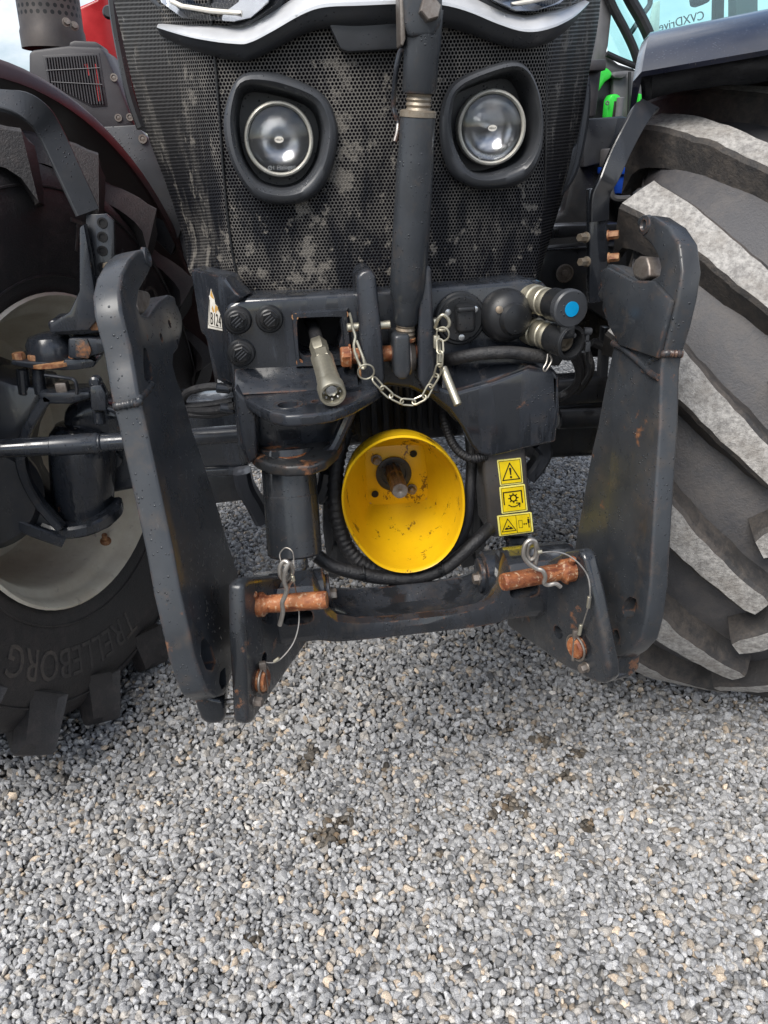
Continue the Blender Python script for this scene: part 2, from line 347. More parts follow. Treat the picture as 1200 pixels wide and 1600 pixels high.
# gravel
m = N('gravel_stone'); at = m.n('Attribute', attribute_name='Col'); a = m.noise(420, 4, .7); b_ = m.noise(110, 5, .65, seed=3)
hs = m.n('Mix', data_type='RGBA', blend_type='MULTIPLY'); hs.inputs[0].default_value = 1; m.link(at.outputs[0], hs.inputs[6])
sp_ = m.mix(m.ramp(a, .36, .62), (.55, .55, .56), (1.15, 1.14, 1.12)); sp2 = m.mix(m.ramp(b_, .35, .65), (.8, .8, .82), (1.1, 1.09, 1.06))
h2 = m.n('Mix', data_type='RGBA', blend_type='MULTIPLY'); h2.inputs[0].default_value = 1; m.link(sp_, h2.inputs[6]); m.link(sp2, h2.inputs[7]); m.link(h2.outputs[2], hs.inputs[7])
m.set(Base_Color=hs.outputs[2], Roughness=.62, Normal=m.bump(m.math('ADD', a, b_), .35, .002))
m = N('gravel_bed'); v = m.n('TexVoronoi'); v.inputs['Scale'].default_value = 52; m.link(m.co.outputs['Object'], v.inputs['Vector'])
hv = m.n('SeparateColor'); m.link(v.outputs['Color'], hv.inputs[0]); c = m.mix(hv.outputs[0], (.10, .105, .115), (.40, .395, .38)); c = m.mix(m.ramp(v.outputs['Distance'], .30, .62), c, (.04, .04, .04))
m.set(Base_Color=c, Roughness=.8, Normal=m.bump(m.math('SUBTRACT', 1.0, v.outputs['Distance']), .8, .012))
def inst(name, me, parent, M):
    o = bpy.data.objects.new(name, me); COL.objects.link(o); o.parent = parent
    o.matrix_basis = Matrix.Translation(-base_of(parent)) @ M; return o
def mesh_of(bm, mats, ang=32):
    me = bpy.data.meshes.new("piece"); bm.to_mesh(me); bm.free(); soften(me, ang)
    for m in mats: me.materials.append(MATS[m])
    return me

# ================================================================== ground
GZ = -0.03
bm = B(); R_ = 900
for q in [(-R_, -R_), (R_, -R_), (R_, R_), (-R_, R_)]: bm.verts.new((q[0], q[1], GZ - .008))
bm.faces.new(bm.verts)
g = mk('ground', bm, 'gravel_bed'); g['kind'] = 'structure'; g['label'] = 'pale grey gravel yard surface under the tractor'

def stone_protos(sub, n):
    out = []
    for k in range(n):
        t = bmesh.new(); bmesh.ops.create_icosphere(t, subdivisions=sub, radius=1.0)
        v = np.array([x.co[:] for x in t.verts]); fidx = np.array([[x.index for x in f.verts] for f in t.faces]); t.free()
        for j in range(11):
            nn = RNG.normal(size=3); nn /= np.linalg.norm(nn); d = RNG.uniform(.50, .88)
            e = np.maximum(0, v @ nn - d); v = v - e[:, None] * nn[None, :]
        v *= RNG.uniform(.92, 1.08, v.shape[0])[:, None] if sub < 2 else 1
        v *= np.array([RNG.uniform(1.0, 1.4), RNG.uniform(.8, 1.1), RNG.uniform(.6, .95)])
        v /= np.abs(v).max(0).mean(); out.append((v, fidx))
    return out
def scatter(x0, x1, y0, y1, pitch, size, sub, zoff, nproto, keep=None):
    pr = stone_protos(sub, nproto)
    gx, gy = np.meshgrid(np.arange(x0, x1, pitch), np.arange(y0, y1, pitch * .9)); gx = gx + (np.arange(gx.shape[0]) % 2)[:, None] * pitch / 2
    p = np.stack([gx.ravel(), gy.ravel()], 1) + RNG.uniform(-.42, .42, (gx.size, 2)) * pitch
    if keep is not None: p = p[keep(p)]
    n = len(p); VV = []; FF = []; CC = []; off = 0
    kind = RNG.integers(0, nproto, n)
    for k in range(nproto):
        q = p[kind == k]; m = len(q)
        if not m: continue
        v, f = pr[k]; s = size * RNG.lognormal(0, .26, m) * .5; s = np.clip(s, size * .28, size * .95)
        # random rotations
        qt = RNG.normal(size=(m, 4)); qt[:, 1:3] *= .55; qt /= np.linalg.norm(qt, axis=1)[:, None]; w_, x_, y_, z_ = qt.T
        Rm = np.stack([1 - 2 * (y_**2 + z_**2), 2 * (x_*y_ - z_*w_), 2 * (x_*z_ + y_*w_), 2 * (x_*y_ + z_*w_), 1 - 2 * (x_**2 + z_**2), 2 * (y_*z_ - x_*w_), 2 * (x_*z_ - y_*w_), 2 * (y_*z_ + x_*w_), 1 - 2 * (x_**2 + y_**2)], 1).reshape(m, 3, 3)
        vv = np.einsum('mij,vj->mvi', Rm, v) * s[:, None, None]
        und = .006 * np.sin(q[:, 0] * 5.1 + 1) * np.sin(q[:, 1] * 4.3) + .004 * np.sin(q[:, 0] * 17 + q[:, 1] * 13)
        for (wx, wy) in ((-1.05, 2.10), (1.03, 1.95)): und = und + .020 * np.exp(-(np.hypot(q[:, 0] - wx, q[:, 1] - wy) / .42) ** 4)
        vv[:, :, 0] += q[:, 0][:, None]; vv[:, :, 1] += q[:, 1][:, None]; vv[:, :, 2] += (GZ + zoff + und + RNG.uniform(-.004, .005, m) - s * .35)[:, None]
        # colour of each stone
        b = np.clip(RNG.normal(.415, .10, m), .18, .68); t = RNG.uniform(size=m); c = np.stack([b * .978, b * .988, b * 1.006], 1)
        c[t < .22] = np.stack([b * 1.06, b * 1.0, b * .92], 1)[t < .22]
        wm = t < .055; c[wm] = np.stack([b * 1.30, b * 1.08, b * .84], 1)[wm]
        wh = t > .982; c[wh] = np.stack([b * 0 + .68, b * 0 + .67, b * 0 + .65], 1)[wh]
        dk = (t > .93) & (t < .982); c[dk] *= .55
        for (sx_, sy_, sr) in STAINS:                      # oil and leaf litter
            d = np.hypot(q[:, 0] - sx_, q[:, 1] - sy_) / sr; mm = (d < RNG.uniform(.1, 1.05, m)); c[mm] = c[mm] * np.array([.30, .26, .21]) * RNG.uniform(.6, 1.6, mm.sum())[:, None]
        VV.append(vv.reshape(-1, 3)); FF.append((f[None] + (np.arange(m) * len(v))[:, None, None]).reshape(-1, 3) + off); CC.append(np.repeat(c, len(v), 0)); off += m * len(v)
    return np.concatenate(VV), np.concatenate(FF), np.concatenate(CC)
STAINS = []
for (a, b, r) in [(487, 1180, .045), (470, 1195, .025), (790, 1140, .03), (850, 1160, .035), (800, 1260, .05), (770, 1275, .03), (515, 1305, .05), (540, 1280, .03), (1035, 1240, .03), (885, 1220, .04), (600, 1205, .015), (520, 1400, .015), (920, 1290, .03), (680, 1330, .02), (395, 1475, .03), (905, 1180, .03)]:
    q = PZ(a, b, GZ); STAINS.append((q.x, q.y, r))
def in_view(p):          # leave out what no nearby viewpoint could see
    return np.abs(p[:, 0] + .1) < (.62 + .62 * (p[:, 1] - .3))
parts = [scatter(-1.25, 1.15, .74, 1.60, .0116, .0153, 2, .003, 48, lambda p: np.abs(p[:, 0]) < .55 + .60 * (p[:, 1] - .35)),
         scatter(-1.30, 1.20, .68, 1.66, .0140, .0138, 1, -.007, 24, lambda p: np.abs(p[:, 0]) < .57 + .60 * (p[:, 1] - .35)),
         scatter(-2.2, 2.6, 1.60, 3.8, .0146, .0178, 1, .003, 30, in_view)]
vs = []; fs = []; cs = []; o_ = 0
for v, f, c in parts: vs.append(v); fs.append(f + o_); cs.append(c); o_ += len(v)
vs = np.concatenate(vs).astype(np.float32); fs = np.concatenate(fs).astype(np.int32); cs = np.concatenate(cs)
me = bpy.data.meshes.new('gravel'); me.vertices.add(len(vs)); me.vertices.foreach_set('co', vs.ravel()); me.loops.add(fs.size); me.loops.foreach_set('vertex_index', fs.ravel())
me.polygons.add(len(fs)); me.polygons.foreach_set('loop_start', np.arange(0, fs.size, 3, dtype=np.int32)); me.polygons.foreach_set('use_smooth', np.ones(len(fs), dtype=bool)); me.update(calc_edges=True)
ca = me.color_attributes.new('Col', 'FLOAT_COLOR', 'POINT'); ca.data.foreach_set('color', np.concatenate([cs, np.ones((len(cs), 1))], 1).astype(np.float32).ravel())
me.set_sharp_from_angle(angle=radians(33)); me.materials.append(MATS['gravel_stone'])
gv = bpy.data.objects.new('gravel', me); COL.objects.link(gv); tag(gv, 'loose crushed grey gravel with scattered beige and white stones', 'gravel', kind='stuff')
print('gravel tris', len(fs))

# ================================================================== the tractor
T = thing('tractor', (0, 2.0, GZ), 'big red and black tractor seen close from its front, front wheels steered', 'tractor')

# ---- grille: centre panel and two wrapped sides, traced rows of (x pixel, depth)
rows_py = [-170, -60, 40, 120, 200, 280, 360, 420, 462]
lft = [150, 168, 190, 208, 232, 262, 288, 302, 385]
sl = [318, 325, 335, 342, 348, 354, 362, 372, 388]
sr_ = [862, 858, 852, 850, 849, 848, 846, 840, 832]
rgt = [940, 942, 936, 922, 908, 892, 868, 850, 836]
cols = []
def grille_pt(i, s):
    """s 0..1 across; row i"""
    a, b, c, d = lft[i], sl[i], sr_[i], rgt[i]; py = rows_py[i]; lean = .035 * (py / 460.0)
    if s <= .2: t = s / .2; x = a + (b - a) * t; Y = 1.54 + .30 * (1 - t) ** 1.6 * (.25 if i == 8 else (.6 if i == 7 else 1)); tilt = (1 - t)
    elif s < .8: t = (s - .2) / .6; x = b + (c - b) * t; Y = 1.54 - .055 * (1 - (2 * t - 1) ** 2); 
    else: t = (s - .8) / .2; x = c + (d - c) * t; Y = 1.54 + .30 * t ** 1.6 * (.25 if i == 8 else (.6 if i == 7 else 1))
    mid = (s - .5) * -30
    return P(x, py + mid * (1 if py < 450 else .9), Y + lean - .02)
NS = 60; ss = [k / NS for k in range(NS + 1)]
grid = []
ctrl = [[grille_pt(i, s) for s in ss] for i in range(len(rows_py))]
for i in range(len(rows_py) - 1):
    for k in range(6):
        t = k / 6; row = []
        for j in range(NS + 1):
            g4 = [ctrl[max(0, min(len(ctrl) - 1, i + q))][j] for q in (-1, 0, 1, 2)]
            row.append(0.5 * ((2 * g4[1]) + (g4[2] - g4[0]) * t + (2 * g4[0] - 5 * g4[1] + 4 * g4[2] - g4[3]) * t * t + (3 * g4[1] - g4[0] - 3 * g4[2] + g4[3]) * t ** 3))
        grid.append(row)
grid.append(ctrl[-1])
def grille_at(px, py, off=0.0):
    """closest grille point to a sight line, pushed off towards the front"""
    d = _ray(px, py).normalized(); best = min((((v - CAM) - d * (v - CAM).dot(d)).length, v) for r in grid for v in r)[1]
    return P(px, py, best.y - off)
LO = [(390, 112), (433, 113), (487, 133), (513, 153), (527, 187), (530, 217), (520, 267), (500, 300), (473, 317), (433, 320), (400, 310), (373, 277), (355, 233), (349, 190), (357, 150), (370, 123)]
RO = [(685, 187), (693, 150), (713, 123), (760, 103), (800, 94), (822, 103), (837, 130), (847, 167), (849, 213), (843, 247), (827, 277), (800, 292), (760, 296), (733, 292), (703, 273), (688, 233)]
LM = [(438 + (a - 438) * .90, 216 + (b - 216) * .90) for a, b in LO]; RM = [(769 + (a - 769) * .90, 196 + (b - 196) * .90) for a, b in RO]
def inside(x, y, p):
    r = False
    for (x1, y1), (x2, y2) in zip(p, p[1:] + p[:1]):
        if (y1 > y) != (y2 > y) and x < (x2 - x1) * (y - y1) / (y2 - y1) + x1: r = not r
    return r
def proj(v): d = v - CAM; z = d.dot(cf); return 600 + FPX * d.dot(cr) / z, 800 - FPX * d.dot(cu) / z
bm = B(); uvl = bm.loops.layers.uv.new('UVMap'); VG = [[bm.verts.new(v) for v in r] for r in grid]
nr = len(grid); us = np.zeros((nr, NS + 1)); 
for i in range(nr):
    mid_j = NS // 2
    for j in range(mid_j + 1, NS + 1): us[i, j] = us[i, j - 1] + (grid[i][j] - grid[i][j - 1]).length
    for j in range(mid_j - 1, -1, -1): us[i, j] = us[i, j + 1] - (grid[i][j] - grid[i][j + 1]).length
vcum = np.zeros(nr)
for i in range(1, nr): vcum[i] = vcum[i - 1] - (grid[i][NS // 2] - grid[i - 1][NS // 2]).length
for i in range(nr - 1):
    for j in range(NS):
        cx_, cy_ = proj((grid[i][j] + grid[i + 1][j + 1]) / 2)
        if inside(cx_, cy_, LM) or inside(cx_, cy_, RM): continue      # lamp openings
        f = bm.faces.new((VG[i][j], VG[i + 1][j], VG[i + 1][j + 1], VG[i][j + 1]))
        for lp, (a, b) in zip(f.loops, ((i, j), (i + 1, j), (i + 1, j + 1), (i, j + 1))): lp[uvl].uv = (us[a, b], vcum[a])
gr = mk('grille', bm, 'grille_mesh', T, 60); gr['label'] = 'perforated black mesh grille streaked with dried mud'
# seams of the mesh panels
for px_l in (sl, sr_):
    bm = B(); tube(bm, spline([grille_at(px_l[i] - (4 if px_l is sl else -4), rows_py[i] - (0 if px_l is sl else 14), .001) for i in range(1, 9)], 6), .0022, 8); mk('grille_seam', bm, 'black_plastic', gr)
bm = B(); tube(bm, [grille_at(a, b, .002) for a, b in [(388, 463), (470, 462), (560, 457), (650, 452), (740, 446), (832, 438)]], .006, 8); mk('grille_lip', bm, 'black_plastic', gr)

# nose above the grille
nose = [(-.44, 1.95), (-.40, 1.72), (-.28, 1.56), (-.10, 1.48), (.08, 1.47), (.28, 1.53), (.44, 1.70), (.50, 1.95)]
bm = B(); lo = [[Vector((x, y + .02, 1.60)) for x, y in nose], [Vector((x * .98, y + .03, 1.74)) for x, y in nose], [Vector((x * .9, y + .16, 1.80)) for x, y in nose], [Vector((x * .8, 2.9, 1.86)) for x, y in nose]]
loft(bm, lo, closed=False); mk('bonnet', bm, 'red_paint', T, 50)
# silver trim: an M-shaped bar in front of the grille
trim = [(247, 43), (300, 56), (368, 64), (392, 61), (425, 44), (470, 18), (505, 6), (560, 3), (640, 0), (690, 3), (730, 14), (775, 33), (815, 45), (850, 42), (890, 26), (916, 5)]
tp = [grille_at(a, b, .028) for a, b in trim]; tp = spline(tp, 5)
bm = B()
def trim_w(t): return .021 * min(1, .35 + 6 * min(t, 1 - t)) * (1 + .25 * math.exp(-((t - .5) / .2) ** 2))
loops = []
for i, c in enumerate(tp):
    t = i / (len(tp) - 1); hw = trim_w(t); loops.append([c + Vector((0, dy, dz * hw)) for dy, dz in ((.035, 1.1), (.016, 1.05), (.004, .75), (-.016, -.10), (-.016, -.28), (.035, -.30))])
loft(bm, loops); mk('silver_trim', bm, 'silver_trim', T, 40)
bm = B(); loops = []
for i, c in enumerate(tp):
    t = i / (len(tp) - 1); hw = trim_w(t); loops.append([c + Vector((0, dy, dz * hw)) for dy, dz in ((.04, -.26), (-.013, -.28), (-.004, -.85), (.012, -1.2), (.04, -1.2))])
loft(bm, loops); mk('trim_skirt', bm, 'grey_plastic', T, 40)
# badge panel
bm = B(); pts = [(510, 30), (625, 22), (640, 24), (640, 76), (543, 81), (532, 76)]; prism(bm, [grille_at(a, b, .022) for a, b in pts], (0, .02, 0), .004); mk('badge_panel', bm, 'grey_plastic', T)
# head lamps: dark housing, lens, light guide
for side, out, lens, led in ((-1, [(222, -60), (232, 0), (262, 30), (365, 44), (398, 40), (440, 12), (470, -60)], [(238, -50), (252, 4), (285, 28), (365, 34), (392, 28), (420, 5), (436, -50)], [(268, 2), (285, 10), (330, 17), (378, 21)]),
                             (1, [(722, -70), (745, 2), (790, 25), (820, 30), (880, 20), (908, 0), (930, -70)], [(748, -60), (770, 2), (805, 18), (835, 18), (875, 6), (892, -8), (912, -60)], [(798, 8), (830, 2), (862, -6)])):
    bm = B(); prism(bm, [grille_at(a, b, .016) for a, b in out], (0, .05, 0), .008); h = mk('headlamp', bm, 'grey_plastic', T)
    bm = B(); prism(bm, [grille_at(a, b, .019) for a, b in lens], (0, .006, 0), .002); mk('reflector', bm, 'reflector', h)
    bm = B(); tube(bm, [grille_at(a, b, .028) for a, b in led], .0038, 10); mk('light_guide', bm, 'decal_white', h)
    bm = B(); prism(bm, [grille_at(a, b, .038) for a, b in lens], (0, .004, 0), .001); mk('lens', bm, 'lens_glass', h)

# ---- the two round work lamps in shield-shaped bezels
LO = [(390, 112), (433, 113), (487, 133), (513, 153), (527, 187), (530, 217), (520, 267), (500, 300), (473, 317), (433, 320), (400, 310), (373, 277), (355, 233), (349, 190), (357, 150), (370, 123)]
LI = [(400, 133), (447, 143), (488, 160), (503, 187), (506, 213), (497, 253), (477, 283), (453, 295), (427, 295), (400, 283), (377, 247), (368, 207), (367, 173), (373, 143), (383, 134)]
RO = [(685, 187), (693, 150), (713, 123), (760, 103), (800, 94), (822, 103), (837, 130), (847, 167), (849, 213), (843, 247), (827, 277), (800, 292), (760, 296), (733, 292), (703, 273), (688, 233)]
RI = [(707, 173), (714, 147), (740, 130), (787, 113), (813, 112), (830, 133), (838, 167), (840, 200), (833, 230), (817, 253), (790, 266), (760, 273), (733, 265), (713, 233), (706, 200)]
for O_, I_, lc, lr, Yb in ((LO, LI, (436, 218), 51, 1.515), (RO, RI, (768, 200), 51, 1.515)):
    n = 64
    def lp(pts, Y, k=1.0, ref=None):
        q = resample([P(a, b, Y) for a, b in pts], n); c = sum(q, Vector()) / n
        q = [c + (v - c) * k for v in q]
        i0 = max(range(n), key=lambda i: (q[i].z + (q[i].x) * .3)); return q[i0:] + q[:i0]
    def orient(q):
        c = sum(q, Vector()) / n; a = sum((q[i] - c).cross(q[(i + 1) % n] - c).y for i in range(n)); return q if a > 0 else q[::-1]
    def byang(q):          # same polar angles on every loop, so the loft does not twist
        c = sum(q, Vector()) / n; A = [(atan2(v.z - c.z, v.x - c.x), v) for v in q]; A.sort(key=lambda t: t[0]); ang = np.array([a for a, _ in A]); X = np.array([v[:] for _, v in A]); out = []
        aa = np.concatenate([ang - 2 * pi, ang, ang + 2 * pi]); XX = np.concatenate([X, X, X])
        for k in range(n): t = -pi + 2 * pi * k / n; out.append(Vector([np.interp(t, aa, XX[:, j]) for j in range(3)]))
        return out
    Oa = lambda Y, k=1.0: byang(lp(O_, Y, k)); Ia = lambda Y, k=1.0: byang(lp(I_, Y, k))
    o1, i1 = Oa(Yb - .035), Ia(Yb - .035)
    mixl = lambda t, dy: [a.lerp(b, t) + Vector((0, dy, 0)) for a, b in zip(o1, i1)]
    bm = B(); loft(bm, [Oa(Yb + .03, 1.0), Oa(Yb - .012, .995), mixl(.10, 0), mixl(.30, -.010), mixl(.62, -.012), mixl(.88, -.006), mixl(1.0, .004), [v + Vector((0, .05, 0)) for v in Ia(Yb - .035, .96)], [v + Vector((0, .075, 0)) for v in Ia(Yb - .035, .93)]], False, True)
    lamp = mk('work_lamp', bm, 'grey_plastic', T, 50)
    c = P(lc[0], lc[1], Yb - .012); ax = (CAM + Vector((0, 0, -.1)) - c).normalized(); ax = (ax + Vector((0, -1.6, 0))).normalized(); r = lr / FPX * (c - CAM).dot(cf)
    bm = B(); lathe(bm, c, ax, [(r * 1.06, -.03), (r * 1.06, 0), (r * 1.03, .006), (r * .98, .008), (r * .93, .004), (r * .92, -.004)], 48, False, False); rng = mk('lamp_ring', bm, 'lamp_metal', lamp)
    bm = B(); lathe(bm, c, ax, [(r * .10, -.034), (r * .4, -.030), (r * .7, -.020), (r * .9, -.007), (r * .93, -.002)], 48, True, False); mk('reflector', bm, 'reflector', lamp)
    bm = B(); rod(bm, c - ax * .034, c - ax * .012, .004, 16); lathe(bm, c - ax * .014, ax, [(.006, 0), (.006, .003), (.003, .006)], 20); mk('bulb_cap', bm, 'bright_steel', lamp)
    bm = B(); lathe(bm, c, ax, [(r * .93, 0), (r * .9, .003), (r * .75, .006), (r * .5, .009), (r * .2, .0105), (.001, .011), (.001, .009), (r * .5, .0065), (r * .9, .0005)], 48, False, False); mk('lens', bm, 'lens_glass', lamp)
    bm = B(); xq, yq, zq = frame(ax, (0, 0, 1)); prism(bm, [c + ax * .0112 + xq * .0078 * cos(t) + yq * .0052 * sin(t) for t in np.linspace(0, 2 * pi, 24, endpoint=False)], ax * .0004, 0); mk('lens_badge', bm, 'decal_white', lamp)
    bm = text_bm("HELLA", .0042, .0002); x_, y_, z_ = frame(ax, (0, 0, 1)); Mx = Matrix((( x_.x, y_.x, z_.x), (x_.y, y_.y, z_.y), (x_.z, y_.z, z_.z))).to_4x4(); Mx.translation = c + ax * .0118; bmesh.ops.transform(bm, matrix=Mx, verts=bm.verts); mk('lettering', bm, 'decal_black', lamp)
    bm = text_bm("Ø1 Halogen", .010, .0003); Mx.translation = c + ax * .0072 - y_ * r * .78; bmesh.ops.transform(bm, matrix=Mx, verts=bm.verts); mk('lettering', bm, 'bright_steel', lamp)

# chrome vent on the right flank of the bonnet
bm = B(); tube(bm, spline([P(918, 118, 1.86), P(914, 160, 1.86), P(905, 215, 1.85), P(893, 270, 1.83), P(872, 308, 1.80)], 6), lambda t: .004 + .012 * sin(pi * min(1, max(0, t))), 10); mk('side_vent', bm, 'grey_plastic', T)
bm = B(); prism(bm, [P(a, b, 1.80) for a, b in [(905, 220), (898, 260), (884, 300), (868, 316), (866, 300), (876, 262), (890, 236)]], (0, .02, 0), .006); mk('side_vent', bm, 'grey_plastic', T)

# ---- dark mass of radiator, engine and chassis behind
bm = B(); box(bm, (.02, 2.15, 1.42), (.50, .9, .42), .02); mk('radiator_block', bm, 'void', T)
bm = B(); box(bm, (.01, 2.75, 1.30), (.78, 1.5, .36), .03); mk('engine_cover', bm, 'black_plastic', T)
bm = B(); box(bm, (.01, 2.75, 1.62), (.80, 1.5, .27), .05, None, 4); mk('bonnet_flank', bm, 'red_paint', T)
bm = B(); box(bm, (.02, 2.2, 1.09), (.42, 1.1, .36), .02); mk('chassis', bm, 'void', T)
bm = B(); box(bm, (.05, 3.9, 1.15), (.80, 2.4, .80), .06); mk('gearbox', bm, 'dark_steel', T)  # unseen rear body mass, added to shade the gravel under the tractor
for k in range(11):
    bm = B(); x = -.125 + k * .0255; box(bm, (x, 1.633, 1.0), (.014, .014, .24), .004); mk('cooling_rib', bm, 'dark_steel', T)
bm = B(); box(bm, (0.02, 1.66, 1.0), (.34, .03, .30), .01); mk('rib_plate', bm, 'dark_steel', T)

# ---- wheels
def wheel(c, steer, mat_tyre, mat_lug, letter_side, lab):
    c = Vector(c); n = Vector((cos(steer), -sin(steer), 0)); fwd = Vector((-sin(steer), -cos(steer), 0)); up = Vector((0, 0, 1))
    # local axes: x = axle (towards +n), y = forward, z = up
    W = Matrix(((n.x, fwd.x, 0, c.x), (n.y, fwd.y, 0, c.y), (n.z, fwd.z, 1, c.z), (0, 0, 0, 1)))
    hp = [(.262, .392), (.272, .412), (.288, .44), (.302, .50), (.312, .57), (.312, .625), (.300, .672), (.270, .708), (.22, .728), (.12, .742), (0, .746)]
    prof = [(x, r) for x, r in hp] + [(-x, r) for x, r in hp[-2::-1]]
    bm = B(); nA = 96; loops = []
    for k in range(nA + 1):
        a = 2 * pi * (k % nA) / nA; loops.append([W @ Vector((x, r * cos(a), r * sin(a))) for x, r in prof])
    loft(bm, loops, closed=False); bmesh.ops.remove_doubles(bm, verts=bm.verts, dist=1e-5); bmesh.ops.recalc_face_normals(bm, faces=bm.faces)
    # raised bead rings on the side wall
    for xs in (1, -1):
        for rr, xx in ((.452, .291), (.655, .3065)):
            pts = [W @ Vector((xs * xx, rr * cos(2 * pi * k / 80), rr * sin(2 * pi * k / 80))) for k in range(80)]; tube(bm, pts, .0035, 6, True)
    ty = mk('tyre', bm, mat_tyre, T, 40); ty['label'] = lab
    # one lug, nose on the centre line at angle 0, running back to the shoulder
    def lug(sgn):
        t = bmesh.new(); K = 18; tops = []; bots = []
        loops = []
        for k in range(K + 1):
            u = k / K; x = .014 - .324 * u; ang = .385 * (u ** 1.12)
            # radius of the carcass below
            ax_ = abs(x); rc = np.interp(ax_, [0, .12, .22, .27, .300, .312], [.746, .742, .728, .708, .672, .640]); rt = np.interp(ax_, [0, .15, .26, .315], [.803, .798, .785, .768])
            hw_t = .029 + .017 * u * u - .004 * (u < .05); hw_b = .046 + .018 * u
            rt += RNG.uniform(-.0022, .0012); hw_t += RNG.uniform(-.0022, .0018); hw_b += RNG.uniform(-.003, .003)
            if k == K: rc = .63
            # directions across the lug (on the drum): perpendicular to its run
            dx, da = -.345, .385 * 1.12 * max(u, .02) ** .12 * .77; L = math.hypot(dx, da); px_, pa_ = -da / L, dx / L
            def pt(off, r, xo=0): A = ang + (pa_ * off) / .77; X = x + px_ * off + xo; return Vector((sgn * X, r * cos(A), r * sin(A)))
            nose_in = 0.0
            loops.append([pt(hw_b, rc - .012), pt(hw_t + .004, rt - .008), pt(hw_t - .004, rt), pt(0, rt + .001), pt(-hw_t + .004, rt), pt(-hw_t - .004, rt - .008), pt(-hw_b, rc - .012)])
        # shoulder end slopes down the side wall
        x, ang = -.322, .40
        dx, da = -.345, .33; L = math.hypot(dx, da); px_, pa_ = -da / L, dx / L
        def pe(off, r, X): A = ang + (pa_ * off) / .77; return Vector((sgn * (X + px_ * off * .3), r * cos(A), r * sin(A)))
        loops.append([pe(.064, .61, x), pe(.050, .70, x - .002), pe(.043, .738, x), pe(0, .745, x), pe(-.043, .738, x), pe(-.050, .70, x - .002), pe(-.064, .61, x)])
        loft(t, loops, True, True); bmesh.ops.recalc_face_normals(t, faces=t.faces)
        me = mesh_of(t, mat_lug, 25)
        for p in me.polygons:
            c_ = p.center; r = math.hypot(c_.y, c_.z); nr_ = (p.normal.y * c_.y + p.normal.z * c_.z) / r
            p.material_index = 0 if nr_ > .75 and r > .72 else 1
        return me
    NL = 17
    for sgn in (1, -1):
        ml = lug(sgn)
        for k in range(NL):
            a = 2 * pi * (k + (.5 if sgn > 0 else 0)) / NL + LUG_PH
            # forward of the tyre is local +y; rolling forward turns tops towards +y
            inst('tread_lug', ml, ty, W @ Matrix.Rotation(a, 4, 'X'))
    # rim: flange, well, disc
    s = letter_side
    rp = [(.272 * s, .408), (.282 * s, .412), (.288 * s, .405), (.278 * s, .394), (.250 * s, .388), (.235 * s, .380), (.228 * s, .366), (.205 * s, .356), (.10 * s, .345), (.02 * s, .335), (-.02 * s, .320), (-.03 * s, .300), (-.035 * s, .27), (-.06 * s, .25), (-.075 * s, .20), (-.075 * s, .02)]
    bm = B(); lathe(bm, W @ Vector((0, 0, 0)), n, [(r, x) for x, r in rp], 72, False, False)
    rim = mk('wheel_rim', bm, 'rim_paint', T, 40); rim['label'] = 'light grey painted wheel rim with dusty inner face'
    for k in range(8):
        a = 2 * pi * k / 8 + .35; bm = B(); p = W @ Vector((-.030 * s, .285 * cos(a), .285 * sin(a))); lathe(bm, p, n * s, [(.022, -.002), (.022, .008), (.018, .012)], 20); mk('wheel_bolt', bm, 'rim_paint', rim)
    bm = B(); a = radians(-112); p = W @ Vector((.215 * s, .362 * cos(a), .362 * sin(a))); q = (W.to_3x3() @ Vector((.3 * s, -cos(a), -sin(a)))).normalized(); rod(bm, p, p + q * .035, .008, 12); lathe(bm, p, q, [(.016, 0), (.016, .006), (.010, .012)], 16); mk('tyre_valve', bm, 'rust_bolt', rim)
    # raised lettering on the side wall
    def letters(txt, r0, a0, h, sx, xx, m_):
        bm = text_bm(txt, h, .0016, sx); wdt = max(v.co.x for v in bm.verts) - min(v.co.x for v in bm.verts)
        for v in bm.verts:
            rr = r0 + v.co.y; a = a0 + s * v.co.x / r0      # tops point outward
            v.co = W @ Vector((s * (np.interp(rr, [.44, .5, .57, .625, .672], [.288, .302, .312, .312, .300]) + xx + v.co.z), rr * cos(a), rr * sin(a)))
        bmesh.ops.recalc_face_normals(bm, faces=bm.faces); mk('lettering', bm, m_, ty, 30)
    if s > 0:
        letters("TRELLEBORG", .545, radians(-68), .112, .82, .0008, 'rubber_letter')
        letters("TRELLEBORG", .55, radians(133), .112, .82, .0008, 'rubber_letter')
        letters("600/70R30", .49, radians(40), .05, .8, .0008, 'rubber_letter')
    return W, ty, rim
rubber('rubber_letter', (.22, .18, .15), .40, col=(.058, .054, .054), rough=.5)
LUG_PH = 0.12
STL, STR = radians(22), radians(26)
nL = Vector((cos(STL), -sin(STL), 0))
WL, tyl, riml = wheel(Vector((-.80, 2.0, .77)) - nL * .272, STL, 'rubber_dark', ['lug_dark', 'rubber_dark'], 1, 'dark tyre with raised lettering and side lugs')
LUG_PH = 0.30
WR, tyr, rimr = wheel((1.047, 1.95, .765), STR, 'rubber_grey', ['lug_dusty', 'lug_side'], -1, 'grey tyre seen tread on, lug tops whitened by dust')
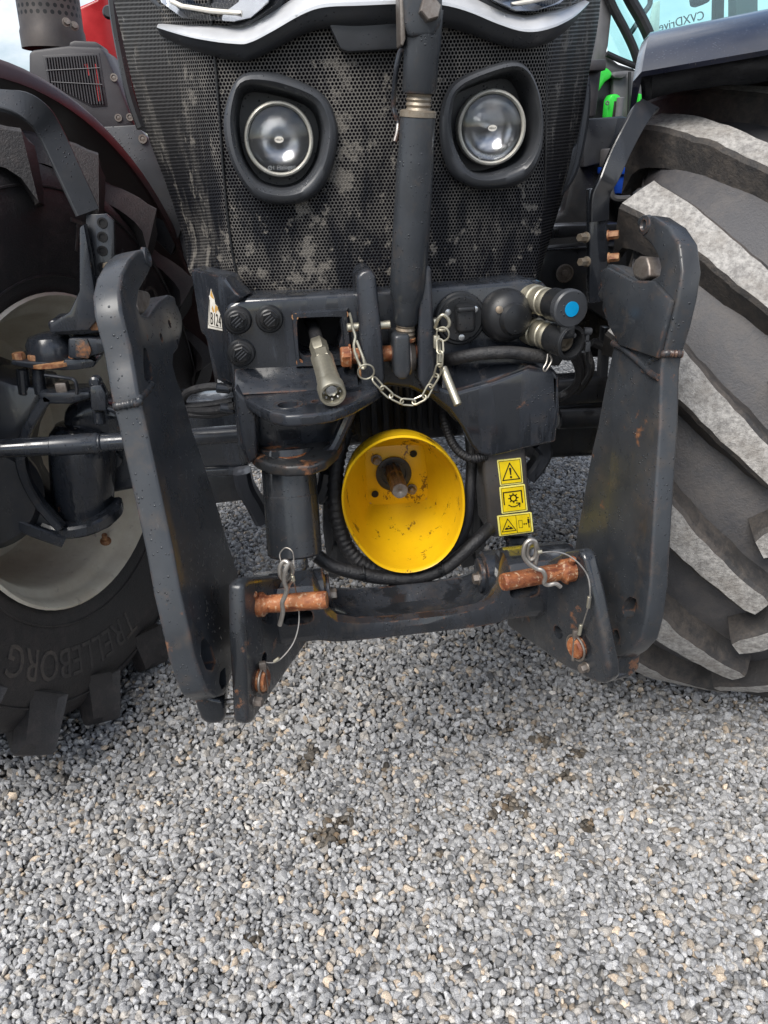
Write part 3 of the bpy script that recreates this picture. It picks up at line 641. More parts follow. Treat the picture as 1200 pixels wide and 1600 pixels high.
# ---- fenders: curved shells that turn with the wheels
def fender(W, R0, a0, a1, x0, x1, mat, lip, name='fender', crown=0.0):
    bm = B(); K = 40; loops = []
    cr_ = lambda h, x: h + crown * (1 - abs(2 * (x - x0) / (x1 - x0) - 1) ** 2) - crown * .6
    sec = [(x0, -lip), (x0 + .004 * (1 if x1 > x0 else -1), -.006), (x0 + .02 * (1 if x1 > x0 else -1), .010), ((x0 + x1) / 2, .020), (x1 - .02 * (1 if x1 > x0 else -1), .010), (x1, -.006), (x1, -lip), (x1 - .006 * (1 if x1 > x0 else -1), -lip), (x1 - .02 * (1 if x1 > x0 else -1), .000), ((x0 + x1) / 2, .010), (x0 + .02 * (1 if x1 > x0 else -1), .0), (x0 + .010 * (1 if x1 > x0 else -1), -lip)]
    for k in range(K + 1):
        a = a0 + (a1 - a0) * k / K; loops.append([W @ Vector((x, (R0 + cr_(h, x)) * cos(a), (R0 + cr_(h, x)) * sin(a))) for x, h in sec])
    loft(bm, loops); return mk(name, bm, mat, T, 40)
fl = fender(WL, .915, radians(62), radians(186), .255, -.30, 'fender_plastic', .035)
fl['label'] = 'dark plastic mudguard arching over the lettered tyre'
fr = fender(WR, .918, radians(62), radians(165), -.345, .30, 'fender_gloss', .085, crown=.022)
fr['label'] = 'glossy blue black mudguard over the dusty tyre'
bm = B(); p = WR @ Vector((.03, .955 * cos(radians(80)), .955 * sin(radians(80)))); q = (WR.to_3x3() @ Vector((0, cos(radians(80)), sin(radians(80))))).normalized(); lathe(bm, p - q * .006, q, [(.022, 0), (.022, .004), (.014, .006), (.012, .012)], 20); mk('fender_bolt', bm, 'black_plastic', fr)
# left fender bracket: bent flat bar, then a folded plate down to the knuckle
bm = B(); pts = spline([P(-60, 150, 1.75), P(20, 160, 1.76), P(58, 178, 1.78), P(80, 210, 1.80), P(108, 270, 1.80), P(137, 332, 1.80)], 6); ribbon(bm, pts, [Vector((.75, .55, .25))] * len(pts), .052, .012); fb = mk('fender_bracket', bm, 'grey_plastic', fl)
bm = B(); prism(bm, [P(a, b, 1.80) for a, b in [(134, 335), (166, 334), (178, 345), (180, 470), (165, 512), (134, 512)]], (0, .01, 0), .002); mk('bracket_plate', bm, 'dark_steel', fl)
for b in (348, 370, 392, 418):
    bm = B(); p = P(160, b, 1.797); lathe(bm, p, (0, -1, 0), [(.011, 0), (.011, .002), (.007, .002), (.006, -.004)], 14); mk('slot_hole', bm, 'void', fl)
bm = B(); prism(bm, [P(a, b, 1.76) for a, b in [(124, 356), (131, 350), (140, 400), (150, 470), (152, 500), (138, 516), (78, 520), (78, 506), (108, 488), (124, 455)]], (0, .035, 0), .003); mk('bracket_gusset', bm, 'axle_paint', fl)
bm = B(); prism(bm, [P(a, b, 1.79) for a, b in [(150, 430), (153, 505), (140, 520), (135, 515), (146, 497), (145, 440)]], (.02, .02, 0), .001); mk('bracket_edge', bm, 'axle_paint', fl)
bm = B(); hexa(bm, P(166, 416, 1.79), (0.5, -1, 0), .009, .02); mk('bolt', bm, 'thread_steel', fl)
bm = B(); box(bm, P(150, 507, 1.78), (.022, .02, .022), .002); mk('nut', bm, 'rust_bolt', fl)
# right fender bracket
bm = B(); pts = spline([P(1015, 165, 1.72), P(1000, 180, 1.70), P(975, 225, 1.68), P(952, 275, 1.66), P(938, 305, 1.66), P(936, 345, 1.66)], 6); ribbon(bm, pts, [Vector((1, .25, .15))] * len(pts), .044, .012); mk('fender_bracket', bm, 'dark_steel', fr)
bm = B(); prism(bm, [P(a, b, 1.66) for a, b in [(921, 296), (930, 294), (932, 312), (945, 318), (948, 345), (950, 430), (946, 470), (921, 474)]], (0, .02, 0), .002); mk('bracket_plate', bm, 'axle_paint', fr)
bm = B(); prism(bm, [P(a, b, 1.67) for a, b in [(945, 318), (948, 318), (953, 430), (957, 475), (948, 475)]], (0, .01, 0), .001); mk('bracket_edge', bm, 'dark_steel', fr)
for a, b, k in ((949, 368, 'rust_bolt'), (950, 403, 'rust_bolt'), (916, 371, 'thread_steel'), (917, 409, 'thread_steel')):
    bm = B(); hexa(bm, P(a, b, 1.65), (-1 if a < 930 else 1, -.6, .1), .009, .02, .011); mk('bolt', bm, k, fr)

# ---- front axle
Ya = 1.93
bm = B(); prism(bm, [P(a, b, Ya) for a, b in [(160, 640), (250, 632), (390, 626), (390, 735), (330, 738), (255, 742), (215, 765), (160, 776)]], (0, .16, 0), .02, 3); ax = mk('axle_beam', bm, 'axle_paint', T); ax['label'] = 'black cast front axle beam'
bm = B(); prism(bm, [P(a, b, Ya - .01) for a, b in [(310, 735), (388, 731), (388, 742), (310, 746)]], (0, .10, 0), .003); mk('axle_flange', bm, 'axle_paint', ax)
bm = B(); prism(bm, [P(a, b, Ya + .05) for a, b in [(318, 744), (384, 742), (382, 782), (350, 786), (322, 790)]], (0, .10, 0), .006); mk('axle_mount', bm, 'dark_steel', ax)
bm = B(); lathe(bm, P(177, 718, Ya - .004), (0, -1, 0), [(.022, 0), (.022, .004), (.019, .006)], 28); mk('axle_plug', bm, 'axle_paint', ax)
bm = B(); prism(bm, [P(a, b, 2.05) for a, b in [(820, 640), (960, 630), (1010, 640), (1010, 712), (820, 722)]], (0, .18, 0), .03, 3); mk('axle_beam', bm, 'dark_steel', T)
bm = B(); prism(bm, [P(a, b, 1.95) for a, b in [(850, 598), (960, 590), (960, 630), (850, 640)]], (0, .1, 0), .02, 3); mk('axle_casting', bm, 'dark_steel', T)
bm = B(); rod(bm, P(870, 655, 1.85), P(1000, 650, 1.85), .026); mk('tie_rod', bm, 'dark_steel', T)
# tie rod and steering cylinder
bm = B(); rod(bm, P(-80, 706, 1.70), P(160, 692, 1.70), .021); rod(bm, P(158, 692, 1.70), P(400, 676, 1.70), .0205); lathe(bm, P(80, 697, 1.70), P(160, 692, 1.7) - P(80, 697, 1.7), [(.0216, 0), (.0235, .002), (.0235, .10), (.0216, .104)], 28); mk('tie_rod', bm, 'axle_paint', T)
# kingpin housing
kc = P(128, 740, 1.90); 
bm = B(); top = P(128, 660, 1.90); bot = P(131, 815, 1.90)
lathe(bm, bot, top - bot, [(.040, 0), (.075, .004), (.078, .012), (.066, .016), (.066, .030), (.072, .034), (.078, .10), (.080, .20), (.076, .24), (.062, .262), (.04, .27)], 40); kp = mk('kingpin_housing', bm, 'axle_paint', T)
bm = B(); lathe(bm, bot + Vector((0, 0, .018)), (0, 0, 1), [(.068, 0), (.070, .004), (.068, .008), (.068, .011)], 36); mk('seal_ring', bm, 'rust_bolt', kp)
bm = B(); pts = spline([P(72, 820, 1.82), P(100, 828, 1.81), P(140, 822, 1.82), P(172, 802, 1.86), P(176, 785, 1.90)], 6); ribbon(bm, pts, [Vector((0, 0, 1))] * len(pts), .032, .05, .006); mk('knuckle_yoke', bm, 'axle_paint', T)
# axle ramp from beam to housing
bm = B(); prism(bm, [P(a, b, 1.87) for a, b in [(95, 640), (140, 622), (200, 640), (200, 690), (95, 690)]], (0, .12, 0), .03, 3); mk('axle_casting', bm, 'axle_paint', ax)
# steering knuckle, dark body at the frame's edge with a curved rib
bm = B(); prism(bm, [P(a, b, 1.80) for a, b in [(-90, 560), (18, 600), (62, 606), (70, 625), (50, 660), (36, 690), (30, 720), (42, 760), (66, 798), (98, 828), (90, 838), (60, 836), (-90, 838)]], (0, .16, 0), .012); kn = mk('steering_knuckle', bm, 'dark_steel', T)
bm = B(); pts = spline([P(76, 620, 1.785), P(56, 648, 1.785), P(40, 680, 1.785), P(33, 712, 1.785), P(40, 745, 1.785), P(58, 780, 1.785), P(78, 805, 1.785), P(96, 824, 1.785)], 6); ribbon(bm, pts, [Vector((1, 0, 0))] * len(pts), .022, .03, .004); mk('knuckle_rib', bm, 'axle_paint', kn)
bm = B(); pts = spline([P(-60, 790, 1.78), P(0, 806, 1.78), P(50, 828, 1.78), P(100, 846, 1.79)], 5); ribbon(bm, pts, [Vector((0, 0, 1))] * len(pts), .03, .02, .004); mk('knuckle_rib', bm, 'axle_paint', kn)
bm = B(); lathe(bm, P(-30, 770, 1.80), (0.3, -1, 0), [(.14, 0), (.14, .03), (.12, .05), (.10, .052)], 40); mk('hub_cover', bm, 'dark_steel', kn)
# top plate with three rusty bolts and two posts
bm = B(); prism(bm, [P(a, b, 1.78) for a, b in [(17, 563), (60, 566), (98, 568), (100, 562), (140, 561), (150, 565), (146, 574), (120, 578), (95, 579), (50, 576), (17, 570)]], (0, .10, .0), .003); tpp = mk('steering_plate', bm, 'axle_paint', T)
for a, b in ((32, 563), (56, 566), (120, 567)):
    bm = B(); hexa(bm, P(a, b + 4, 1.80), (0, 0, 1), .014, .020, .018); mk('bolt', bm, 'rust_bolt', tpp)
for a in (35, 60):
    bm = B(); rod(bm, P(a, 575, 1.81), P(a + 3, 616, 1.81), .014); mk('post', bm, 'axle_paint', tpp)
# upper hub under the bracket
bm = B(); prism(bm, [P(a, b, 1.78) for a, b in [(72, 505), (80, 500), (150, 502), (165, 512), (160, 520), (130, 524), (80, 524)]], (0, .09, 0), .008); mk('hub_flange', bm, 'axle_paint', T)
bm = B(); lathe(bm, P(85, 562, 1.84), (0, 0, 1), [(.055, 0), (.058, .01), (.054, .04), (.045, .055), (.02, .062)], 32); mk('hub_dome', bm, 'axle_paint', T)
bm = B(); lathe(bm, P(88, 566, 1.83), (0, 0, 1), [(.062, 0), (.062, .008), (.05, .010)], 32); mk('hub_ring', bm, 'rust_bolt', T)
bm = B(); prism(bm, [P(a, b, 1.77) for a, b in [(106, 528), (140, 528), (165, 530), (175, 545), (160, 552), (140, 558), (124, 562), (106, 560)]], (0, .07, 0), .006); mk('hub_block', bm, 'axle_paint', T)
bm = B(); prism(bm, [P(a, b, 1.765) for a, b in [(117, 531), (136, 530), (143, 548), (138, 561), (118, 558)]], (0, .01, 0), .002); mk('hub_tab', bm, 'worn_paint', T)
# sensor block and small pipes beside the knuckle
bm = B(); prism(bm, [P(a, b, 1.74) for a, b in [(140, 604), (158, 602), (165, 615), (166, 642), (142, 642)]], (0, .03, 0), .003); lathe(bm, P(148, 598, 1.75), (0, -1, 0), [(.013, -.02), (.013, 0), (.008, .004)], 20); rod(bm, P(154, 642, 1.76), P(156, 662, 1.76), .014); mk('sensor_block', bm, 'axle_paint', T)
bm = B(); tube(bm, spline([P(70, 586, 1.78), P(100, 590, 1.77), P(116, 594, 1.76), P(120, 606, 1.76), P(120, 616, 1.76)], 5), .004, 8); mk('brake_pipe', bm, 'axle_paint', T)
bm = B(); box(bm, P(98, 606, 1.79), (.026, .03, .03), .004); mk('nut', bm, 'worn_steel', T)
bm = B(); prism(bm, [P(a, b, 1.77) for a, b in [(58, 614), (140, 612), (142, 622), (110, 632), (66, 632)]], (0, .08, 0), .006); mk('knuckle_arm', bm, 'axle_paint', T)
# hose loops left of the headstock
for pts in ([(365, 607, 1.50), (330, 604, 1.52), (295, 612, 1.56), (285, 630, 1.60), (300, 640, 1.62)], [(368, 634, 1.50), (330, 642, 1.54), (290, 640, 1.60), (260, 630, 1.66)], [(368, 640, 1.51), (330, 648, 1.55), (290, 646, 1.60), (260, 640, 1.66)], [(366, 626, 1.53), (330, 632, 1.56), (290, 634, 1.60), (262, 622, 1.66)]):
    bm = B(); tube(bm, spline([P(*q) for q in pts], 6), .0078, 10); mk('hydraulic_hose', bm, 'hose', T)
for q in ((350, 606, 1.505), (356, 637, 1.51)):
    bm = B(); rod(bm, P(q[0] - 12, q[1], q[2]), P(q[0] + 10, q[1] + 2, q[2]), .0095); mk('hose_ferrule', bm, 'axle_paint', T)

# ---- left flank: exhaust, louvred box, bonnet side
bm = B(); uvl = bm.loops.layers.uv.new('UVMap'); e0, e1 = P(86, 78, 2.95), P(66, -60, 2.95); ed = (e1 - e0); eL = ed.length; x_, y_, ed = frame(ed); r = .094; K = 40
ring = [[bm.verts.new(e0 + ed * h + (x_ * cos(2 * pi * k / K) + y_ * sin(2 * pi * k / K)) * (r * (1.04 if h < .05 else 1.0))) for k in range(K)] for h in (0, .045, .055, eL * .6, eL, eL + .3)]
hs_ = (0, .045, .055, eL * .6, eL, eL + .3)
for i in range(5):
    for k in range(K):
        f = bm.faces.new((ring[i][k], ring[i][(k + 1) % K], ring[i + 1][(k + 1) % K], ring[i + 1][k]))
        for lp_, (kk, ii) in zip(f.loops, ((k, i), (k + 1, i), (k + 1, i + 1), (k, i + 1))): lp_[uvl].uv = (2 * pi * r * kk / K, hs_[ii])
ex = mk('exhaust_stack', bm, 'exhaust_metal', T, 40)
for a, b in ((104, 35), (116, 41)):
    bm = B(); hexa(bm, P(a, b, 2.84), (.4, -1, 0), .009, .016, .013); mk('bolt', bm, 'worn_steel', ex)
Yx = 2.75
bm = B(); prism(bm, [P(a, b, Yx) for a, b in [(45, 82), (52, 78), (107, 71), (158, 74), (165, 84), (185, 130), (208, 190), (210, 197), (160, 205), (60, 180), (45, 130)]], (0, .22, 0), .008); bxs = mk('side_box', bm, 'box_plastic', T); bxs['label'] = 'dark plastic air box with a louvred grid'
bm = B(); prism(bm, [P(a, b, Yx + .03) for a, b in [(108, 66), (116, 63), (150, 65), (158, 72), (158, 78), (108, 78)]], (0, .12, 0), .006); mk('box_lid', bm, 'box_plastic', bxs)
lv = [(68, 88), (153, 84), (165, 164), (146, 166), (78, 130)]
bm = B(); prism(bm, [P(a, b, Yx - .002) for a, b in [(66, 86), (155, 82), (168, 166), (144, 168), (76, 132)]], (0, .012, 0), .002); mk('louvre_frame', bm, 'box_plastic', bxs)
bm = B(); prism(bm, [P(a, b, Yx - .0035) for a, b in [(70, 90), (151, 86), (163, 162), (147, 163), (80, 130)]], (0, .003, 0), 0); mk('louvre_back', bm, 'void', bxs)
for k in range(19):
    t = (k + .5) / 19; xt = 70 + 81 * t; xb = 80 + 83 * t; yt = 90 - 4 * t; yb = min(163, 130 + 33 * min(1, (xb - 80) / 62)); xe = xt + (xb - xt) * (yb - yt) / 73
    bm = B(); ribbon(bm, [P(xt, yt, Yx - .006), P(xe, yb, Yx - .006)], Vector((1, -.5, 0)), .0042, .004, .0005); mk('louvre_slat', bm, 'box_plastic', bxs)
for (a, b, c_, d) in ((72, 110, 156, 106), (80, 128, 160, 132)):
    bm = B(); rod(bm, P(a, b, Yx - .009), P(c_, d, Yx - .009), .0012, 8); mk('louvre_bar', bm, 'cab_grey', bxs)
for (a1, b1, a2, b2) in ((134, 100, 139, 118), (148, 100, 156, 158)):
    bm = B(); ribbon(bm, [P(a1, b1, Yx - .0045), P(a2, b2, Yx - .0045)], Vector((1, 0, 0)), .008, .002, .0004); mk('red_strip', bm, 'red_paint', bxs)
for a, b in ((178, 121), (185, 184), (203, 183)):
    bm = B(); p = P(a, b, Yx - .002); lathe(bm, p, (0, -1, 0), [(.011, 0), (.011, .003), (.007, .003), (.007, .0), (.003, .001)], 18); mk('screw', bm, 'worn_steel', bxs)
bm = B(); prism(bm, [P(a, b, 2.72) for a, b in [(160, 198), (212, 195), (246, 232), (278, 300), (286, 352), (268, 400), (200, 330)]], (0, .06, 0), .004); sp1 = mk('side_panel', bm, 'grey_plastic', T)
bm = B(); prism(bm, [P(a, b, 2.74) for a, b in [(252, 290), (279, 296), (286, 350), (290, 352), (296, 420), (285, 400)]], (0, .06, 0), .004); mk('side_panel', bm, 'grey_plastic', T)
bm = B(); p = P(223, 217, 2.715); lathe(bm, p, (0, -1, 0), [(.013, 0), (.013, .003), (.008, .003), (.008, 0), (.003, .001)], 18); mk('screw', bm, 'worn_steel', sp1)
# red flank panel behind the exhaust
bm = B(); prism(bm, [P(a, b, 3.2) for a, b in [(100, 30), (113, 14), (150, -2), (164, -60), (176, -60), (205, 190), (160, 140), (120, 120)]], (.04, .5, 0), .02, 3); mk('bonnet_side', bm, 'red_paint', T, 40)
bm = B(); tube(bm, spline([P(176, -30, 1.95), P(180, 20, 1.95), P(190, 80, 1.95), P(205, 150, 1.94), P(222, 200, 1.93)], 5), .012, 8); mk('bonnet_seal', bm, 'black_plastic', T)
bm = B(); lathe(bm, P(171, 20, 2.0), (0, -1, .1), [(.012, 0), (.014, .004), (.010, .012)], 16); mk('bonnet_buffer', bm, 'black_plastic', T)
bm = B(); prism(bm, [P(a, b, 2.30) for a, b in [(180, -40), (200, -40), (255, 225), (215, 200), (196, 120)]], (0, .06, 0), .004); mk('bonnet_flank', bm, 'black_plastic', T)

# ---- right flank: steps, tanks, cab
bm = B(); prism(bm, [P(a, b, 2.7) for a, b in [(912, 186), (985, 180), (1000, 420), (985, 560), (800, 560), (800, 380), (880, 330)]], (0, .5, 0), .02); mk('fuel_tank', bm, 'black_plastic', T)
bm = B(); prism(bm, [P(a, b, 2.66) for a, b in [(914, 186), (966, 183), (960, 214), (940, 255), (912, 262)]], (0, .05, 0), .006); mk('tank_cover', bm, 'grey_plastic', T)
bm = B(); prism(bm, [P(a, b, 2.6) for a, b in [(918, 97), (939, 96), (941, 110), (932, 183), (918, 184)]], (0, .12, 0), .01); mk('filter_box', bm, 'box_plastic', T)
bm = B(); box(bm, P(929, 103, 2.59), (.056, .05, .03), .005); mk('filter_lid', bm, 'box_plastic', T)
bm = B(); prism(bm, [P(a, b, 2.25) for a, b in [(840, 354), (922, 351), (975, 349), (975, 362), (840, 376)]], (0, .10, 0), .006); mk('chassis_rail', bm, 'dark_steel', T)
bm = B(); prism(bm, [P(a, b, 2.22) for a, b in [(835, 392), (980, 379), (980, 520), (905, 470), (850, 475)]], (0, .10, 0), .006); rail = mk('chassis_plate', bm, 'dark_steel', T)
bm = B(); rod(bm, P(835, 392, 2.215), P(972, 383, 2.215), .003, 8); mk('rail_edge', bm, 'axle_paint', rail)
bm = B(); lathe(bm, P(882, 427, 2.215), (0, -1, 0), [(.026, 0), (.026, .004), (.022, .005), (.021, -.004), (.010, -.002), (.009, .006), (.002, .007)], 24); mk('drain_plug', bm, 'worn_steel', rail)
bm = B(); prism(bm, [P(a, b, 2.35) for a, b in [(880, 470), (990, 440), (1000, 520), (940, 530), (890, 545)]], (0, .3, 0), .02); mk('chassis_block', bm, 'dark_steel', T)
for pts in ([(890, 545, 1.62), (905, 575, 1.64), (902, 600, 1.66), (880, 618, 1.68), (850, 628, 1.66)], [(915, 548, 1.66), (922, 575, 1.66), (912, 598, 1.68), (900, 612, 1.70)], [(900, 548, 1.66), (908, 580, 1.68), (904, 606, 1.70)], [(925, 535, 1.8), (960, 545, 1.8), (975, 540, 1.85)]):
    bm = B(); tube(bm, spline([P(*q) for q in pts], 6), .011, 10); mk('hydraulic_hose', bm, 'hose', T)
bm = B(); prism(bm, [P(a, b, 1.80) for a, b in [(944, 512), (956, 512), (950, 590), (938, 590)]], (0, .03, 0), .003); mk('hose_bracket', bm, 'dark_steel', T)
# cab: corner post, rails, panes, lower panel
Yc = 3.6
cab = []
bm = B(); prism(bm, [P(a, b, Yc) for a, b in [(938, -60), (950, -60), (958, 14), (952, 70), (948, 84), (968, 100), (996, 108), (996, 124), (975, 122), (930, 110), (926, 95), (932, 60)]], (0, .12, 0), .015); mk('cab_post', bm, 'cab_grey', T)
bm = B(); tube(bm, spline([P(935, -40, Yc - .02), P(958, 12, Yc - .02), P(975, 44, Yc - .02), P(990, 76, Yc - .02), P(1000, 108, Yc - .02)], 5), .018, 10); mk('window_frame', bm, 'black_plastic', T)
bm = B(); tube(bm, spline([P(965, -40, Yc - .04), P(985, 0, Yc - .04), P(1002, 30, Yc - .04), P(1016, 62, Yc - .04), P(1024, 100, Yc - .04)], 5), .024, 10); mk('window_frame', bm, 'black_plastic', T)
bm = B(); tube(bm, spline([P(948, 84, Yc - .02), P(970, 94, Yc - .02), P(1000, 106, Yc - .02)], 5), .012, 10); mk('window_frame', bm, 'black_plastic', T)
bm = B(); prism(bm, [P(a, b, Yc + .03) for a, b in [(950, -60), (1230, -60), (1230, 140), (1000, 110), (950, 84)]], (0, .006, 0), 0); mk('window_pane', bm, 'window_glass', T)
bm = B(); prism(bm, [P(a, b, Yc - .05) for a, b in [(905, 108), (930, 108), (988, 122), (988, 200), (905, 200)]], (0, .10, 0), .01); mk('cab_panel', bm, 'black_plastic', T)
bm = B(); prism(bm, [P(a, b, Yc - .08) for a, b in [(958, 112), (980, 110), (1006, 112), (1006, 200), (958, 200)]], (0, .06, 0), .01); mk('cab_panel', bm, 'cab_grey', T)
bm = B(); prism(bm, [P(a, b, Yc - .11) for a, b in [(956, 117), (962, 112), (982, 111), (980, 119), (972, 123), (960, 122)]], (0, .06, 0), .01); mk('door_catch', bm, 'cab_grey', T)
bm = B(); rod(bm, P(984, 112, Yc - .10), P(982, 200, Yc - .10), .007, 8); mk('cab_seal', bm, 'black_plastic', T)
bm = B(); prism(bm, [P(a, b, Yc + .1) for a, b in [(985, 108), (1080, 118), (1080, 430), (985, 430)]], (0, .2, 0), .01); mk('cab_panel', bm, 'cab_grey', T)
# far side of the cab
bm = B(); tube(bm, spline([P(1000, -40, 5.0), P(1016, 0, 5.0), P(1005, 22, 5.0), P(985, 52, 5.0)], 5), .016, 8); mk('wiper_arm', bm, 'black_plastic', T)
bm = B(); prism(bm, [P(a, b, 5.2) for a, b in [(1120, -60), (1134, -60), (1132, 40), (1118, 42)]], (0, .06, 0), .01); mk('cab_pillar', bm, 'black_plastic', T)
bm = B(); prism(bm, [P(a, b, 5.3) for a, b in [(1150, -60), (1185, -60), (1185, 60), (1150, 60)]], (0, .1, 0), .01); mk('cab_pillar', bm, 'cab_grey', T)
bm = B(); prism(bm, [P(a, b, 5.1) for a, b in [(1088, -6), (1112, -8), (1110, 2), (1098, 8), (1090, 6)]], (0, .1, 0), .01); mk('mirror', bm, 'black_plastic', T)
bm = B(); prism(bm, [P(a, b, 5.25) for a, b in [(1022, 4), (1032, 0), (1030, 60), (1012, 90), (1000, 92), (1014, 40)]], (0, .02, 0), .005); mk('rear_window_rail', bm, 'decal_white', T)
bm = text_bm("CVXDrive", .14, .002, 1.0)
a_ = P(1100, 24, 5.15); b_ = P(1030, 43, 5.15); ux = (b_ - a_).normalized(); uz = Vector((0, 0, 1)) - ux * ux.z; uz.normalize(); mid_ = (a_ + b_) / 2; wd = max(v.co.x for v in bm.verts) - min(v.co.x for v in bm.verts); k_ = (b_ - a_).length / wd
for v in bm.verts: v.co = mid_ + ux * (v.co.x * k_) + uz * (v.co.y * k_) + Vector((0, v.co.z, 0))
mk('window_lettering', bm, 'grey_plastic', T, 30)

# ---- green machine parked behind
GM = thing('green_machine', P(960, 200, 4.4) - Vector((0, 0, P(960, 200, 4.4).z - GZ)), 'bright green farm machine parked behind the tractor, seen beside the mudguard strap', 'machine')
Yg = 4.4
def gp(name, pts, th, mat, Y=Yg, bev=.01):
    bm = B(); prism(bm, [P(a, b, Y) for a, b in pts], (0, th, 0), bev); return mk(name, bm, mat, GM)
gp('cover', [(934, 104), (950, 106), (958, 114), (955, 122), (946, 128), (938, 140), (930, 150)], .3, 'green_paint', 3.5)
gp('lever_bracket', [(948, 186), (951, 156), (955, 148), (962, 146), (970, 149), (972, 158), (970, 190)], .06, 'green_paint', 3.45)
gp('lever_bracket', [(956, 188), (960, 158), (964, 158), (964, 190)], .03, 'decal_black', 3.447, .001)
bm = B(); rod(bm, P(970, 152, 3.44), P(966, 190, 3.44), .016); mk('lever', bm, 'cab_grey', GM)
bm = B(); tube(bm, [P(949 + 2.2 * cos(t), 161 + 2.6 * sin(t), 3.44) for t in np.linspace(0, 2 * pi, 16, endpoint=False)], .003, 6, True); mk('ring', bm, 'cab_grey', GM)
gp('frame_post', [(998, 146), (1004, 146), (1003, 232), (994, 238), (993, 224), (999, 200)], .1, 'green_paint', 3.45)
gp('hydraulic_block', [(982, 190), (998, 186), (998, 222), (984, 222)], .1, 'green_paint', 3.5)
bm = B(); rod(bm, P(990, 188, 3.46), P(988, 216, 3.46), .01); mk('valve', bm, 'cab_grey', GM)
gp('lower_body', [(900, 225), (1010, 225), (1010, 500), (900, 500)], .4, 'dark_steel', 3.6)
# blue crate on the step
bm = B(); prism(bm, [P(a, b, 2.55) for a, b in [(961, 264), (988, 263), (984, 303), (958, 303)]], (0, .12, 0), .006); bc = mk('blue_canister', bm, 'blue_plastic'); tag(bc, 'small blue plastic canister on the step beside the mudguard strap', 'canister')
bm = B(); prism(bm, [P(a, b, 2.54) for a, b in [(959, 262), (990, 261), (989, 272), (959, 273)]], (0, .14, 0), .003); lid = mk('lid', bm, 'blue_plastic', bc)
bm = B(); prism(bm, [P(a, b, 2.54) for a, b in [(960, 232), (990, 230), (993, 236), (991, 262), (958, 262)]], (0, .12, 0), .01); mk('step_guard', bm, 'cab_grey', T)
bm = B(); tube(bm, spline([P(955, 262, 2.53), P(955, 300, 2.53), P(962, 310, 2.53), P(984, 310, 2.53)], 4), .010, 8); mk('step_frame', bm, 'cab_grey', T)
# ================================================================== front linkage
L = thing('front_linkage', (0, 1.40, GZ), 'black cast front linkage headstock with lifting beam, wet with rain', 'linkage')
Yh = 1.45
hp_ = [(352, 480), (374, 467), (470, 462), (560, 456), (640, 451), (740, 444), (826, 436), (842, 444), (848, 500), (850, 560), (852, 592), (800, 620), (740, 650), (716, 664), (700, 646), (672, 622), (640, 608), (606, 604), (578, 614), (556, 638), (540, 668), (528, 700), (505, 722), (400, 728), (372, 700), (362, 600), (356, 540)]
bm = B(); prism(bm, Pm(hp_, Yh), (0, .10, 0), .010, 3); hs = mk('headstock_plate', bm, 'black_paint', L)
# opening with the hose stub
c = B(); prism(c, Pm([(466, 500), (474, 496), (526, 496), (534, 504), (538, 530), (532, 552), (538, 562), (476, 566), (468, 558)], Yh - .05), (0, .2, 0), .006); cut(hs, c)
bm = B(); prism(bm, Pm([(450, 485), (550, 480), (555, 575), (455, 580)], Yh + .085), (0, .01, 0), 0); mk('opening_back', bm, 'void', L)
fo = Pm([(456, 493), (462, 488), (536, 483), (544, 488), (550, 560), (545, 570), (470, 573), (463, 567)], Yh - .006); fi = Pm([(466, 502), (474, 498), (526, 497), (532, 502), (537, 556), (532, 561), (476, 564), (469, 559)], Yh - .006)
bm = B(); a = resample(fo, 48); b = resample(fi, 48)
def angsort(q):
    c = sum(q, Vector()) / len(q); return sorted(q, key=lambda v: atan2(v.z - c.z, v.x - c.x))
a, b = angsort(a), angsort(b); off = Vector((0, .012, 0))
loft(bm, [[v + off for v in a], a, [v + Vector((0, -.005, 0)) for v in [x.lerp(y, .22) for x, y in zip(a, b)]], [v + Vector((0, -.005, 0)) for v in [x.lerp(y, .78) for x, y in zip(a, b)]], b, [v + off * 1.5 for v in b]], False, False); ofr = mk('opening_frame', bm, 'black_paint', L, 40)
for q in ((461, 495), (539, 491), (468, 566), (540, 564)):
    bm = B(); lathe(bm, P(*q, Yh - .009), (0, -1, 0), [(.0065, 0), (.0065, .0015), (.0045, .0015), (.003, -.002)], 14); mk('screw_hole', bm, 'rust_bolt', ofr)
# hose stub with quick coupler poking out of the opening
h0, h1 = P(488, 508, 1.50), P(520, 617, 1.255); hd = (h1 - h0).normalized(); hl = (h1 - h0).length
bm = B(); tube(bm, spline([P(480, 500, 1.58), h0, h0.lerp(h1, .35)], 6), .0125, 14); hc = mk('hose_stub', bm, 'hose', L); hc['label'] = 'hydraulic hose stub with a dull zinc quick coupler'
bm = B(); lathe(bm, h0.lerp(h1, .28), hd, [(.015, 0), (.017, .004), (.017, .035), (.0145, .04)], 6, ph=.3); mk('hose_fitting', bm, 'zinc', hc)
bm = B(); lathe(bm, h0.lerp(h1, .44), hd, [(.0140, -.012), (.0146, -.012), (.0146, -.006), (.014, -.006)], 20); mk('blue_band', bm, 'blue_plastic', hc)
bm = B(); lathe(bm, h0.lerp(h1, .46), hd, [(.017, 0), (.020, .004), (.020, .028), (.016, .032)], 6, ph=.1); mk('hose_fitting', bm, 'zinc', hc)
bm = B(); o = h0.lerp(h1, .58); Lh = (h1 - o).length; lathe(bm, o, hd, [(.014, -.005), (.0195, 0), (.0195, .05 * Lh / .12), (.0205, .055), (.0205, .075), (.0225, .078), (.0235, .082), (.0235, Lh - .004), (.022, Lh), (.0185, Lh), (.0175, Lh - .006), (.0175, Lh - .03), (.004, Lh - .032)], 36); mk('quick_coupler', bm, 'zinc', hc)
